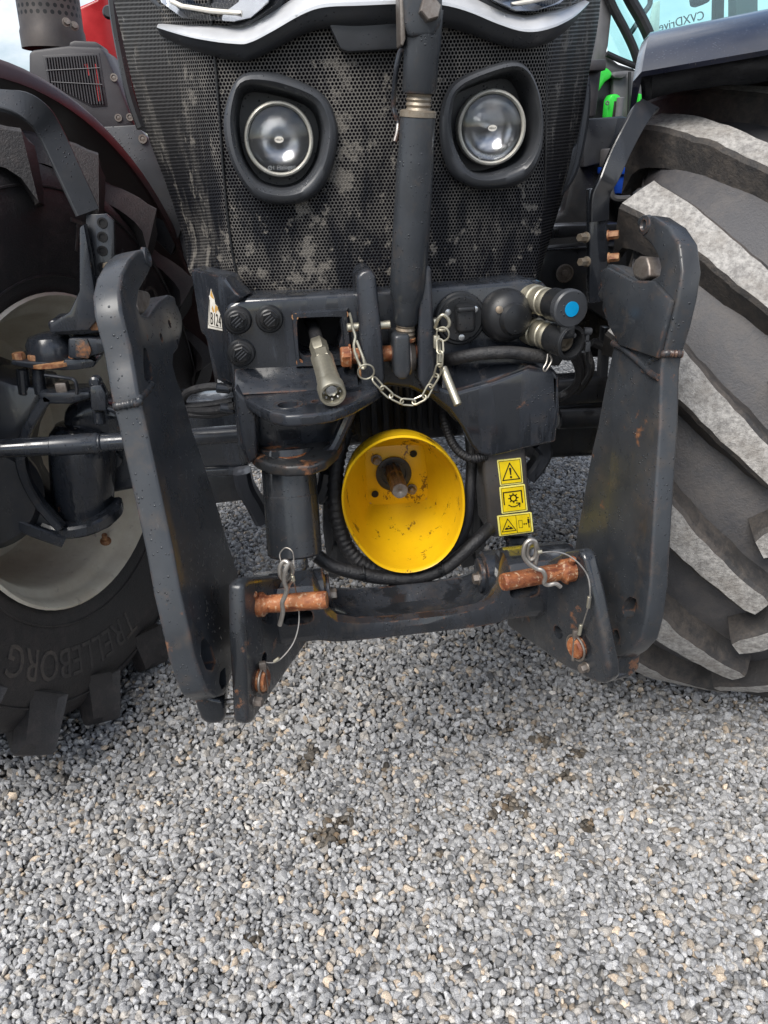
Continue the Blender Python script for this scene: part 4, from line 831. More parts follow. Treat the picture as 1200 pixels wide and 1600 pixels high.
bm = B(); lathe(bm, h1 - hd * .022, hd, [(.006, 0), (.010, .004), (.010, .010), (.005, .012)], 20); [lathe(bm, h1 - hd * .012 + (frame(hd)[0] * cos(k * pi / 4) + frame(hd)[1] * sin(k * pi / 4)) * .0145, hd, [(.001, 0), (.003, .002), (.001, .005)], 8) for k in range(8)]; mk('coupler_valve', bm, 'bright_steel', hc)
# three ribbed plugs
for q in ((371, 500), (421, 498), (377, 551)):
    c_ = P(*q, Yh - .001); bm = B(); dv = Vector((0, -1, 0)); lathe(bm, c_, dv, [(.0255, 0), (.0255, .004), (.023, .007), (.019, .0075), (.019, .010), (.0165, .012)], 36); pl = mk('plug', bm, 'black_plastic', L)
    bm = B(); lathe(bm, c_ + dv * .011, dv, [(.0155, 0), (.0155, .008), (.0130, .010), (.0125, .005), (.001, .005)], 6, ph=.25); mk('plug_hex', bm, 'black_plastic', pl)
    for k in (-1, 0, 1):
        bm = B(); rr = Matrix.Rotation(radians(-38), 3, 'Y'); box(bm, c_ + dv * .017 + rr @ Vector((0, 0, k * .0052)), (.019, .006, .002), .0006, rr); mk('plug_rib', bm, 'grey_plastic', pl)
# left cheek with the torn sticker
bm = B(); pts = [(297, 421, 1.57), (330, 428, 1.54), (352, 433, 1.52), (364, 452, 1.50), (378, 466, 1.47), (356, 482, 1.47), (360, 540, 1.47), (364, 602, 1.47), (340, 590, 1.50), (332, 560, 1.52), (320, 526, 1.545), (313, 520, 1.55)]
o_ = P(297, 421, 1.57); e1_ = P(356, 482, 1.47); e2_ = P(320, 526, 1.545); nn = (e1_ - o_).cross(e2_ - o_).normalized()
prism(bm, [PPL(a, b, o_, nn) for a, b, _ in pts], (.02, .06, 0), .006); ck = mk('side_cheek', bm, 'black_paint', L)
bm = B(); prism(bm, [PPL(a, b, o_ + Vector((0, .03, 0)), nn) for a, b in [(322, 528), (336, 562), (364, 574), (366, 610), (334, 590)]], (.02, .05, 0), .004); mk('cheek_foot', bm, 'black_paint', ck)
nf = nn if nn.y < 0 else -nn
def cheek(a, b, h=.0012): return PPL(a, b, o_ + nf * h, nn)
bm = B(); prism(bm, [cheek(a, b) for a, b in [(329.8, 451), (332, 458), (335, 466), (336.5, 475), (340, 479), (341.5, 485), (344.5, 492), (346.5, 502), (347, 510), (348, 517), (325, 512.5), (326, 490), (327.5, 465), (326.5, 463), (328, 461)]], nf * .0004, 0); st = mk('torn_sticker', bm, 'decal_white', ck); st['label'] = 'torn white triangular sticker with worn letters'
bm = B(); prism(bm, [cheek(a, b, .0018) for a, b in [(330, 453), (331.6, 459), (334.5, 467), (332, 466), (328.6, 462)]], nf * .0003, 0); prism(bm, [cheek(a, b, .0018) for a, b in [(337, 476), (340, 480), (341.5, 487), (339, 484), (337, 490), (335.5, 484)]], nf * .0003, 0); prism(bm, [cheek(a, b, .0018) for a, b in [(332, 478), (335, 487), (333, 488), (331, 482)]], nf * .0003, 0); mk('sticker_print', bm, 'decal_orange', st)
bm = text_bm("B124", .017, .0002, .62); ux = (cheek(346, 508) - cheek(328, 502)).normalized(); uz = (cheek(337, 492) - cheek(337, 508)).normalized(); mid_ = cheek(336.8, 500.5, .0021); kk = (cheek(345, 505) - cheek(329, 500)).length / (max(v.co.x for v in bm.verts) - min(v.co.x for v in bm.verts))
for v in bm.verts: v.co = mid_ + ux * v.co.x * kk + uz * v.co.y * kk * 1.15 + nf * v.co.z
mk('sticker_letters', bm, 'decal_black', st)
bm = B(); prism(bm, [cheek(a, b, .0018) for a, b in [(327, 508.5), (347, 513.2), (347, 513.8), (327, 509.2)]], nf * .0003, 0); prism(bm, [cheek(a, b, .0018) for a, b in [(327.4, 468), (328, 468), (326.6, 508), (326, 508)]], nf * .0003, 0); mk('sticker_border', bm, 'decal_black', st)

# left ears: two horizontal plates on a curved web
def ear(pix, zt, th, mat='black_paint'):
    bm = B(); prism(bm, [PZ(a, b, zt) for a, b in pix], (0, 0, -th), .006, 3); return mk('ear_plate', bm, mat, L)
zt1 = P(400, 603, Yh).z; zt2 = P(400, 690, Yh + .02).z
e1p = [(362, 597), (368, 608), (384, 622), (404, 636), (424, 645), (446, 649), (484, 647), (520, 641), (552, 630), (582, 613), (600, 602), (560, 585), (450, 580)]
e1o = ear(e1p, zt1, .022); c = B(); lathe(c, PZ(450, 632, zt1) + Vector((0, 0, -.1)), (0, 0, 1), [(.0185, 0), (.0185, .2)], 28); cut(e1o, c)
c = B(); lathe(c, PZ(494, 627, zt1) + Vector((0, 0, -.1)), (0, 0, 1), [(.008, 0), (.008, .2)], 20); cut(e1o, c)
e2p = [(374, 676), (384, 702), (398, 716), (420, 725), (446, 729), (484, 727), (510, 718), (528, 702), (540, 680), (530, 668), (450, 664)]
e2o = ear(e2p, zt2, .022, 'worn_paint'); c = B(); lathe(c, PZ(455, 708, zt2) + Vector((0, 0, -.1)), (0, 0, 1), [(.0185, 0), (.0185, .2)], 28); cut(e2o, c)
bm = B()
for nm, z_ in ((450, zt1), ): lathe(bm, PZ(450, 632, z_) + Vector((0, 0, -.0005)), (0, 0, 1), [(.0187, 0), (.026, .0012), (.0265, .0004)], 28, False, False)
mk('hole_wear', bm, 'worn_paint', e1o)
bm = B(); lathe(bm, PZ(455, 708, zt2), (0, 0, 1), [(.0187, 0), (.029, .0012), (.0295, .0004)], 28, False, False); mk('hole_wear', bm, 'rust', e2o)
bm = B(); prism(bm, [P(366, 575, 1.452), P(366, 606, 1.452), P(366, 618, 1.385)], P(556, 566, 1.452) - P(366, 575, 1.452), .004); mk('plate_fillet', bm, 'black_paint', L)
# outer web and inner fillet of the ears
bm = B(); prism(bm, [P(a, b, 1.375) for a, b in [(366, 606), (384, 624), (400, 650), (402, 716), (388, 728), (376, 700)]], (.004, .09, 0), .006, 3); mk('ear_web', bm, 'black_paint', L)
bm = B(); prism(bm, [P(a, b, 1.435) for a, b in [(398, 640), (420, 648), (540, 640), (546, 655), (530, 690), (505, 705), (420, 706), (402, 700)]], (0, .06, 0), .02, 3); mk('ear_core', bm, 'black_paint', L)
bm = B(); tube(bm, spline([P(548, 640, 1.40), P(536, 668, 1.40), P(520, 700, 1.395), P(500, 716, 1.385)], 5), .012, 10); mk('ear_rib', bm, 'black_paint', L)
# right guard plate, folded
bm = B(); gl_ = [(655, 606), (690, 606), (712, 612), (770, 596), (826, 574), (866, 580), (875, 590), (874, 640), (868, 692), (830, 700), (768, 715), (748, 710), (736, 696), (722, 668), (702, 640), (676, 620)]
prism(bm, Pm(gl_, 1.41), (0, .035, 0), .008, 3); gp_ = mk('guard_plate', bm, 'black_paint', L)
bm = B(); prism(bm, [P(690, 606, 1.412), P(712, 612, 1.412), P(770, 596, 1.412), P(826, 574, 1.412), P(872, 584, 1.412), P(852, 560, 1.46), P(780, 556, 1.46), P(690, 566, 1.46)], (0, .02, -.02), .004); mk('guard_fold', bm, 'black_paint', gp_)
bm = B(); prism(bm, [P(872, 588, 1.41), P(874, 640, 1.41), P(868, 690, 1.41), P(868, 690, 1.41) + Vector((.0, .10, 0)), P(874, 640, 1.41) + Vector((0, .10, 0)), P(872, 588, 1.41) + Vector((0, .10, 0))], (-.012, 0, 0), .003); mk('guard_side', bm, 'black_paint', gp_)
# hose lying on the fold
bm = B(); tube(bm, spline([P(694, 562, 1.47), P(712, 560, 1.43), P(750, 553, 1.41), P(800, 551, 1.405), P(850, 558, 1.41), P(868, 562, 1.42)], 8), .0125, 14); lh = mk('leak_oil_hose', bm, 'hose', L)
bm = B(); tube(bm, spline([P(857, 552, 1.395), P(862, 562, 1.393), P(858, 572, 1.39), P(852, 580, 1.385), P(849, 576, 1.385), P(854, 566, 1.388), P(856, 553, 1.392)], 5), .0018, 8); mk('hose_clip', bm, 'steel_wire', lh)
bm = B(); rod(bm, P(864, 568, 1.42), P(874, 552, 1.42), .012); rod(bm, P(868, 554, 1.42), P(872, 548, 1.42), .008); mk('hose_elbow', bm, 'black_plastic', lh)
bm = B(); lathe(bm, P(694, 566, 1.448), (0, -1, 0), [(.016, 0), (.016, .001), (.001, .001)], 24); mk('hose_hole', bm, 'void', L)
# centre lugs for the top link
for pix, th in (([(566, 424), (580, 420), (588, 432), (597, 520), (602, 590), (596, 620), (575, 632), (566, 600), (560, 500), (557, 432)], 1), ([(655, 446), (660, 420), (668, 412), (675, 420), (678, 520), (681, 590), (690, 616), (664, 612), (655, 596), (655, 520)], 1)):
    bm = B(); prism(bm, Pm(pix, 1.385), (0, .10, 0), .007, 3); lg = mk('top_link_lug', bm, 'black_paint', L)
bm = B(); rod(bm, P(546, 557, 1.42), P(655, 548, 1.42), .0145); hexa(bm, P(548, 557, 1.42), P(530, 558, 1.42) - P(548, 557, 1.42), .021, .016, .023); mk('lug_bolt', bm, 'rust', L)
bm = B(); tube(bm, spline([P(562, 566, 1.395), P(563, 580, 1.395), P(564, 590, 1.397)], 4), .003, 8); mk('split_pin', bm, 'rust_bolt', L)
bm = B(); prism(bm, Pm([(596, 470), (655, 466), (660, 590), (636, 600), (606, 600), (600, 590)], 1.47), (0, .05, 0), .004); mk('lug_back', bm, 'dark_steel', L)
# electric sockets
c_ = P(718, 497, Yh - .002); dv = Vector((.05, -1, 0)).normalized(); bm = B(); lathe(bm, c_, dv, [(.050, 0), (.050, .006), (.047, .009), (.043, .0095), (.040, .013), (.001, .013)], 44); s1 = mk('trailer_socket', bm, 'black_plastic', L)
bm = B(); box(bm, P(727, 497, Yh - .028), (.036, .026, .052), .008, None, 3); box(bm, P(727, 482, Yh - .036), (.033, .026, .010), .004); mk('socket_cap', bm, 'black_plastic', s1)
for q in ((700, 488), (742, 483), (721, 527)):
    bm = B(); lathe(bm, P(*q, Yh - .016), (0, -1, 0), [(.006, 0), (.006, .002), (.003, .003)], 12); mk('screw', bm, 'bright_steel', s1)
c_ = P(789, 492, Yh - .002); bm = B(); lathe(bm, c_, (0, -1, 0.06), [(.050, 0), (.050, .010), (.046, .024), (.036, .036), (.018, .043), (.001, .045)], 44); s2 = mk('trailer_socket', bm, 'black_plastic', L)
bm = B(); lathe(bm, P(800, 497, Yh - .030), (.25, -1, 0), [(.030, 0), (.031, .010), (.027, .018), (.015, .022), (.001, .023)], 32); box(bm, P(799, 474, Yh - .028), (.026, .02, .016), .005); mk('socket_cap', bm, 'black_plastic', s2)
bm = B(); lathe(bm, P(780, 484, Yh - .043), (0, -1, .3), [(.007, 0), (.007, .002), (.003, .004)], 14); mk('screw', bm, 'thread_steel', s2)
# two zinc couplers with black caps, pointing right
for q0, q1, cap in (((838, 468, 1.44), (884, 480, 1.36), 'shut'), ((838, 519, 1.44), (886, 534, 1.36), 'open')):
    a, b = P(*q0), P(*q1); d = (b - a).normalized(); Lc = (b - a).length
    bm = B(); lathe(bm, a, d, [(.024, -.04), (.027, -.02), (.027, 0), (.0245, .002), (.0245, .016), (.0262, .018), (.0262, .024), (.0245, .026), (.0245, .032), (.0262, .034), (.0262, .040), (.024, .044), (.023, .06)], 32); qc = mk('quick_coupler', bm, 'zinc', L)
    bm = B(); lathe(bm, a + d * .046, d, [(.0275, 0), (.029, .003), (.029, .034), (.031, .036), (.031, Lc - .046 + .012), (.028, Lc - .032), (.0255, Lc - .032), (.0245, Lc - .06), (.001, Lc - .062)], 36); mk('coupler_sleeve', bm, 'black_plastic', qc)
    if cap == 'shut':
        bm = B(); ce = a + d * (Lc + .006); dc = (d + Vector((-.10, -.35, 0))).normalized(); lathe(bm, ce, dc, [(.033, -.006), (.034, 0), (.034, .010), (.031, .013), (.001, .013)], 36); cp = mk('dust_cap', bm, 'grey_plastic', qc)
        bm = B(); lathe(bm, ce + dc * .0125, dc, [(.0135, 0), (.0135, .002), (.001, .002)], 28); mk('blue_disc', bm, 'cyan_plastic', cp)
        bm = B(); box(bm, ce + Vector((-.002, -.002, -.040)), (.028, .018, .022), .003); rod(bm, ce + Vector((-.018, -.004, -.05)), ce + Vector((.016, -.004, -.05)), .005, 12); mk('cap_hinge', bm, 'black_plastic', cp)
    else:
        ce = a + d * (Lc + .01); bm = B(); tube(bm, [ce + (frame(d)[0] * cos(t) + frame(d)[1] * sin(t)) * .030 for t in np.linspace(0, 2 * pi, 36, endpoint=False)], .003, 8, True); mk('coupler_rim', bm, 'black_plastic', qc)
        bm = B(); lathe(bm, ce - d * .025, d, [(.010, 0), (.016, .002), (.018, .012), (.014, .013), (.012, .004)], 24); mk('coupler_valve', bm, 'thread_steel', qc)
        bm = B(); rod(bm, P(912, 517, 1.37), P(924, 518, 1.37), .007, 12); rod(bm, P(918, 522, 1.37), P(917, 532, 1.37), .004, 10); box(bm, P(917, 541, 1.375), (.010, .012, .02), .002); mk('cap_hinge', bm, 'grey_plastic', qc)
        bm = B(); tube(bm, spline([P(918, 545, 1.38), P(917, 562, 1.40), P(921, 580, 1.42), P(910, 600, 1.46)], 5), .003, 8); mk('cap_lanyard', bm, 'black_plastic', qc)
bm = B(); prism(bm, Pm([(818, 440), (836, 436), (850, 442), (862, 455), (860, 540), (848, 545), (826, 540), (815, 500)], 1.465), (0, .04, 0), .01); mk('coupler_block', bm, 'black_paint', L)

# lift cylinders
top, bot = P(449, 700, 1.42), P(461, 866, 1.365); dcy = (bot - top).normalized(); Lc = (bot - top).length
bm = B(); lathe(bm, top, dcy, [(.0525, 0), (.053, .005), (.053, Lc * .42), (.0538, Lc * .425), (.0538, Lc - .004), (.051, Lc), (.020, Lc)], 48); cy = mk('lift_cylinder', bm, 'cylinder_paint', L); cy['label'] = 'round black hydraulic lift cylinder beaded with rain'
bm = B(); rod(bm, bot - dcy * .01, bot + dcy * .05, .024); mk('piston_rod', bm, 'bright_steel', cy)
bm = B(); pts = spline([P(378, 735, 1.47), P(384, 760, 1.47), P(398, 785, 1.47), P(412, 812, 1.47)], 5); ribbon(bm, pts, Vector((1, 0, 0)), .035, .05, .008); mk('cylinder_bracket', bm, 'dark_steel', L); bm = B(); pts = spline([P(510, 735, 1.47), P(505, 760, 1.47), P(494, 778, 1.47)], 5); ribbon(bm, pts, Vector((1, 0, 0)), .03, .05, .008); mk('cylinder_bracket', bm, 'dark_steel', L)
# right cylinder under a flat guard with three pictograms
Yg_ = 1.425
gq = [(749, 700), (754, 714), (760, 790), (763, 832), (768, 841), (820, 840), (834, 834), (836, 826), (828, 770), (822, 700), (818, 680)]
bm = B(); prism(bm, Pm(gq, Yg_), (0, .10, 0), .010, 4); gd = mk('cylinder_guard', bm, 'guard_paint', L); gd['label'] = 'flat grey cylinder guard carrying three yellow pictogram stickers'
bm = B(); lathe(bm, P(806, 834, 1.465), Vector((.01, 0, -1)), [(.026, 0), (.026, .012), (.022, .014), (.022, .05), (.024, .052), (.024, .09)], 32); mk('piston_rod', bm, 'axle_paint', gd)
bm = B(); pts = spline([P(840, 690, 1.48), P(850, 705, 1.48), P(838, 728, 1.48), P(824, 745, 1.48)], 5); ribbon(bm, pts, Vector((1, 0, 0)), .03, .04, .006); mk('cylinder_bracket', bm, 'dark_steel', L)
def decal(q, items, nmx):
    """q: four corner pixels (tl, tr, br, bl); items drawn in 0..1 sheet coordinates (u right, v down)"""
    C_ = [P(a, b, Yg_ - .0012) for a, b in q]
    def at(u, v, h=0): return C_[0].lerp(C_[1], u).lerp(C_[3].lerp(C_[2], u), v) + Vector((0, -h, 0))
    bm = B(); k = .03; prism(bm, [at(k, 0), at(1 - k, 0), at(1, k), at(1, 1 - k), at(1 - k, 1), at(k, 1), at(0, 1 - k), at(0, k)], (0, .0006, 0), 0); d = mk('warning_sticker', bm, 'decal_pale', gd); d['label'] = nmx
    bm = B(); prism(bm, [at(.05, .05, .0004), at(.95, .05, .0004), at(.95, .95, .0004), at(.05, .95, .0004)], (0, .0004, 0), 0); mk('sticker_face', bm, 'decal_yellow', d)
    def line(bm, pts, w, closed=False):
        n = len(pts)
        for i in range(n if closed else n - 1):
            a, b = at(*pts[i], .0009), at(*pts[(i + 1) % n], .0009); dd = (b - a).normalized(); nn_ = Vector((0, 1, 0)).cross(dd).normalized() * w / 2; a2, b2 = a - dd * w * .4, b + dd * w * .4
            prism(bm, [a2 + nn_, b2 + nn_, b2 - nn_, a2 - nn_], (0, .0003, 0), 0)
    for it in items:
        bm = B(); kind = it[0]
        if kind == 'line': line(bm, it[1], it[2], it[3] if len(it) > 3 else False)
        elif kind == 'poly': prism(bm, [at(u, v, .0009) for u, v in it[1]], (0, .0003, 0), 0)
        mk('pictogram', bm, 'decal_black', d)
circ = lambda cx, cy, r, n=18, k=1.0: [(cx + r * cos(2 * pi * i / n), cy + r * k * sin(2 * pi * i / n)) for i in range(n)]
bord = ('line', [(.06, .06), (.94, .06), (.94, .94), (.06, .94)], .0009, True)
decal([(776.5, 719), (814, 715), (817.5, 755), (781.5, 759)], [bord, ('line', [(.50, .16), (.86, .80), (.14, .80)], .0022, True), ('poly', [(.45, .34), (.55, .34), (.525, .62), (.475, .62)]), ('poly', circ(.5, .70, .045))], 'yellow sticker with an exclamation mark in a triangle')
gear = []
for i in range(8):
    t = 2 * pi * i / 8; gear.append(('line', [(.50 + .13 * cos(t), .46 + .12 * sin(t)), (.50 + .185 * cos(t), .46 + .17 * sin(t))], .0024))
decal([(780, 761), (820, 756), (824.5, 798), (784, 803)], [bord, ('line', [(.13, .66), (.13, .22), (.83, .22), (.83, .66)], .0026), ('line', circ(.50, .46, .115), .0026, True)] + gear + [('line', [(.30, .70), (.40, .77), (.52, .78), (.64, .74), (.72, .68)], .0022), ('line', [(.60, .655), (.73, .67), (.71, .80)], .0022)], 'yellow sticker with a gear in an open frame and a turning arrow')
decal([(776.5, 806), (830.5, 800), (833.5, 831), (780, 838)], [bord, ('line', [(.535, .06), (.535, .94)], .0009), ('line', [(.29, .20), (.50, .80), (.10, .80)], .0016, True), ('poly', [(.17, .68), (.24, .60), (.30, .66), (.36, .58), (.43, .70), (.36, .72), (.30, .70), (.22, .73)]), ('poly', [(.26, .58), (.31, .50), (.33, .60)]), ('line', [(.60, .34), (.70, .34), (.70, .70), (.60, .70)], .0008, True), ('line', [(.735, .54), (.83, .54)], .0016), ('poly', [(.73, .54), (.76, .48), (.76, .60)]), ('poly', [(.84, .54), (.81, .48), (.81, .60)]), ('poly', circ(.885, .25, .02, 12, 1.6)), ('poly', [(.855, .31), (.915, .31), (.915, .52), (.90, .52), (.90, .74), (.872, .74), (.872, .52), (.855, .52)])], 'yellow sticker with a triangle and a figure keeping its distance')

# lifting beam: sections along X, then end blocks and clevis plates
def sec(X, k, e):
    """k 0 = saddle, 1 = end block"""
    A = [(1.195, .632), (1.190, .655), (1.194, .666), (1.212, .668), (1.262, .625), (1.330, .620), (1.365, .640), (1.38, .634), (1.38, .59), (1.29, .585)]
    Bq = [(1.190, .646), (1.184, .662), (1.184, .738), (1.200, .757), (1.240, .762), (1.290, .745), (1.325, .705), (1.36, .690), (1.36, .60), (1.28, .60)]
    return [Vector((X, a[0] * (1 - k) + b[0] * k, a[1] * (1 - k) + b[1] * k)) for a, b in zip(A, Bq)]
st_ = [(-.30, 1), (-.20, 1), (-.192, .97), (-.183, .80), (-.172, .45), (-.155, .20), (-.12, .06), (-.06, 0), (0, 0), (.06, .0), (.11, .08), (.135, .25), (.15, .50), (.160, .85), (.168, .98), (.178, 1), (.30, 1)]
bm = B(); loft(bm, [sec(x, k, 0) for x, k in st_]); bmesh.ops.recalc_face_normals(bm, faces=bm.faces); be = mk('lifting_beam', bm, 'beam_paint', L, 38); be['label'] = 'heavy cast lifting beam with a dipped middle and rust along its lip'
for cx_, lab in (((445, 962), 'l'), ((826, 920), 'r')):
    c = B(); q = P(cx_[0] + 20, cx_[1], 1.19) if lab == 'l' else P(cx_[0] - 8, cx_[1], 1.19); box(c, q + Vector((0, .0, 0)), (.055, .08, .030), .012, None, 3); cut(be, c)
# cylinder eyes on the beam
for pa, pb in (((472, 908), (508, 906)), ((752, 893), (788, 890))):
    a, b = P(pa[0], pa[1], 1.29), P(pb[0], pb[1], 1.29); a.z = b.z = .688; bm = B(); lathe(bm, a, b - a, [(.042, 0), (.047, .004), (.047, (b - a).length - .004), (.042, (b - a).length)], 40); ey = mk('cylinder_eye', bm, 'beam_paint', L)
    inner = b if pa[0] < 600 else a; dx = 1 if pa[0] < 600 else -1
    bm = B(); lathe(bm, inner, (dx, 0, 0), [(.034, 0), (.034, .006), (.028, .008)], 32); mk('eye_washer', bm, 'black_paint', ey)
    bm = B(); hexa(bm, inner + Vector((dx * .008, -.012, 0)), (dx, 0, 0), .011, .010, .014); mk('bolt', bm, 'worn_steel', ey)
bm = B(); o2 = [Vector((-.036 + .013 * cos(t), 1.252, .6475 + .004 * sin(t))) for t in np.linspace(0, 2 * pi, 20, endpoint=False)]; tube(bm, [Vector((-.034 + .012 * cos(t), 1.228 + .004 * sin(t) * .7, .652 - .004 * sin(t) * .7)) for t in np.linspace(0, 2 * pi, 20, endpoint=False)], .0012, 6, True); mk('cast_mark', bm, 'arm_paint', be)
bm = text_bm('LAB', .015, .001, 1.3)
for v in bm.verts: v.co = Vector((.016 + v.co.x, 1.228 - v.co.y * .75 - v.co.z * .6, .6535 + v.co.y * .65 + v.co.z * .7))
mk('cast_letters', bm, 'arm_paint', be)
# clevis plates
CLV = {}
for s, pix, o_, k_ in ((-1, [(380, 914), (390, 904), (430, 900), (486, 905), (492, 990), (480, 1006), (448, 1052), (408, 1110), (396, 1130), (388, 1132), (385, 1060), (381, 990)], Vector((-.306, 1.06, .70)), .36),
                       (1, [(806, 905), (880, 864), (905, 860), (914, 872), (930, 940), (950, 1040), (952, 1062), (944, 1070), (930, 1068), (880, 1042), (790, 978), (790, 920)], Vector((.282, 1.06, .70)), .36)):
    nrm = Vector((1, s * k_, 0)).normalized(); bm = B(); prism(bm, [PPL(a, b, o_, nrm) for a, b in pix], nrm * s * .028, .009, 4); cl = mk('clevis_plate', bm, 'clevis_paint', L); CLV[s] = (cl, o_, nrm)
    if s < 0: hol = [((413, 1030), .012), ((403, 1055), .0)]
    else: hol = [((872, 988), .013)]
    for (a, b), r in hol:
        if r: c = B(); q = PPL(a, b, o_, nrm); rod(c, q - nrm * .1, q + nrm * .1, r, 20, 0); cut(cl, c)
    # locking pin head with spring ring and a bolt
    (a, b), (a2, b2) = ((405, 1062), (398, 1096)) if s < 0 else ((905, 1010), (916, 1042))
    q = PPL(a, b, o_, nrm); bm = B(); lathe(bm, q, -nrm * s, [(.020, -.01), (.020, .010), (.017, .014), (.001, .014)], 28); pv = mk('pivot_pin', bm, 'rust', L)
    bm = B(); fx, fy, fz = frame(nrm); tube(bm, [q - nrm * s * .008 + (fx * cos(t) + fy * sin(t)) * .0235 for t in np.linspace(0, 2 * pi, 28, endpoint=False)], .0022, 8, True); rod(bm, q - nrm * s * .012 + Vector((0, 0, .022)), q - nrm * s * .012 + Vector((0, 0, -.026)), .003, 8); box(bm, q - nrm * s * .010 + Vector((0, 0, .030)), (.012, .008, .016), .002); mk('spring_ring', bm, 'worn_steel', pv)
    bm = B(); hexa(bm, PPL(a2, b2, o_, nrm), -nrm * s, .0085, .012, .010); mk('bolt', bm, 'worn_steel', cl)
# outer clevis halves beyond the arms, with cross pins
for s, pix, Y0 in ((-1, [(297, 1078), (312, 1082), (330, 1092), (350, 1096), (354, 1120), (348, 1132), (325, 1134), (313, 1126), (308, 1110)], 1.06), (1, [(968, 1024), (990, 1014), (1002, 1022), (1000, 1046), (988, 1060), (968, 1064), (958, 1058), (960, 1036)], 1.10)):
    bm = B(); prism(bm, Pm(pix, Y0), (0, .12, 0), .008, 3); mk('clevis_outer', bm, 'clevis_paint', L)
bm = B(); rod(bm, P(335, 1098, 1.09), P(372, 1096, 1.09), .006); rod(bm, P(335, 1120, 1.09), P(372, 1118, 1.09), .006); mk('cross_pin', bm, 'steel_wire', L)
bm = B(); rod(bm, P(945, 1060, 1.10), P(985, 1048, 1.11), .008); mk('cross_pin', bm, 'black_paint', L)
# hoses along the beam
for pts, r in (([(495, 868, 1.40), (520, 885, 1.39), (560, 896, 1.385), (600, 903, 1.385), (650, 902, 1.385), (690, 890, 1.385), (715, 872, 1.385), (745, 845, 1.39), (765, 825, 1.42)], .0145), ([(540, 675, 1.50), (527, 720, 1.46), (524, 780, 1.44), (532, 830, 1.43), (552, 868, 1.42), (590, 892, 1.41), (640, 900, 1.41)], .016), ([(728, 640, 1.60), (736, 700, 1.52), (735, 760, 1.47), (728, 820, 1.44), (705, 865, 1.42), (660, 895, 1.41)], .012), ([(690, 630, 1.55), (698, 670, 1.50), (712, 700, 1.46), (735, 716, 1.43), (760, 712, 1.43)], .009)):
    bm = B(); pp = spline([P(*q) for q in pts], 26 if r < .01 else 14)
    tube(bm, pp, (lambda t, r=r: r * (1 + .10 * sin(t * 190))) if r in (.009, .016) else r, 12); mk('protected_hose', bm, 'hose', L, 60)
for q in ((568, 896, 1.372), (690, 888, 1.372)):
    bm = B(); tube(bm, [P(q[0], q[1], q[2] + .013) + Vector((.003 * sin(t) * 0, .017 * cos(t), .017 * sin(t))) for t in np.linspace(0, 2 * pi, 20, endpoint=False)], .0022, 6, True); box(bm, P(q[0] - 2, q[1] + 4, q[2] - .006), (.010, .008, .008), .001); mk('cable_tie', bm, 'black_plastic', L)
bm = B(); prism(bm, Pm([(505, 760), (520, 770), (522, 850), (512, 880), (505, 830)], 1.55), (0, .05, 0), .005); prism(bm, Pm([(512, 850), (548, 846), (552, 900), (514, 905)], 1.60), (0, .06, 0), .006); mk('under_bracket', bm, 'dark_steel', L)
bm = B(); prism(bm, Pm([(735, 720), (756, 720), (760, 850), (748, 890), (738, 830), (742, 780)], 1.56), (0, .05, 0), .005); prism(bm, Pm([(722, 850), (752, 842), (756, 880), (722, 890)], 1.6), (0, .05, 0), .006); mk('under_bracket', bm, 'dark_steel', L)

# ---- PTO guard and shaft
rim = [(635, 684), (668, 692), (700, 716), (719, 748), (724, 790), (718, 826), (702, 858), (674, 882), (634, 892), (594, 882), (562, 852), (543, 815), (537, 775), (546, 737), (568, 708), (600, 689)]
bk = [(580, 700), (650, 695), (662, 702), (668, 770), (660, 782), (588, 788), (576, 780), (571, 710)]
n = 72
def polar(pts, Y, k=1.0, cpx=(628, 778)):
    q = resample([P(a, b, Y) for a, b in pts], 96); c = sum(q, Vector()) / 96; q = [c + (v - c) * k for v in q]
    A = sorted([(atan2(v.z - c.z, v.x - c.x), v) for v in q], key=lambda t: t[0]); ang = np.array([a for a, _ in A]); X = np.array([v[:] for _, v in A]); aa = np.concatenate([ang - 2 * pi, ang, ang + 2 * pi]); XX = np.concatenate([X, X, X])
    return [Vector([np.interp(-pi + 2 * pi * i / n, aa, XX[:, j]) for j in range(3)]) for i in range(n)]
R0 = polar(rim, 1.365); Bk = polar(bk, 1.545)
def mid(t, kx=1.0):
    c0 = sum(R0, Vector()) / n; c1 = sum(Bk, Vector()) / n; w = t ** 2.6
    out = []
    for a, b in zip(R0, Bk):
        sh = (a - c0) * (1 - w) + (b - c1) * w; c = c0.lerp(c1, t); v = c + sh * kx; v.y = 1.365 + (1.545 - 1.365) * t; out.append(v)
    return out
bm = B(); ts = [0, .03, .1, .2, .35, .5, .65, .78, .88, .95, 1.0]
loft(bm, [mid(t, 1.02 if t else 1.035) for t in ts[::-1]] + [[v + Vector((0, -.005, 0)) for v in mid(0, 1.015)]] + [mid(t, .985) for t in ts], False, False)
pg = mk('pto_guard', bm, 'yellow_plastic', L, 50); pg['label'] = 'scuffed yellow plastic guard bowl around the drive shaft'
bm = B(); bc_ = sum(Pm(bk, 1.543), Vector()) / len(bk); prism(bm, [bc_ + (v - bc_) * 1.07 for v in Pm(bk, 1.543)], (0, .012, 0), .003, 2); mk('guard_base', bm, 'yellow_plastic', pg)
bm = B(); c_ = P(615, 740, 1.536); lathe(bm, c_, (0, -1, 0), [(.039, 0), (.039, .004), (.034, .005), (.027, .004), (.026, -.01), (.001, -.01)], 40); mk('shaft_seal', bm, 'black_plastic', pg)
sh0, sh1 = P(613, 736, 1.53), P(625, 767, 1.42); ds = (sh1 - sh0).normalized(); ds = Vector((ds.x * .3, ds.y, ds.z * .2)).normalized(); sh1 = P(625, 767, 1.42); sh0 = sh1 - ds * .125
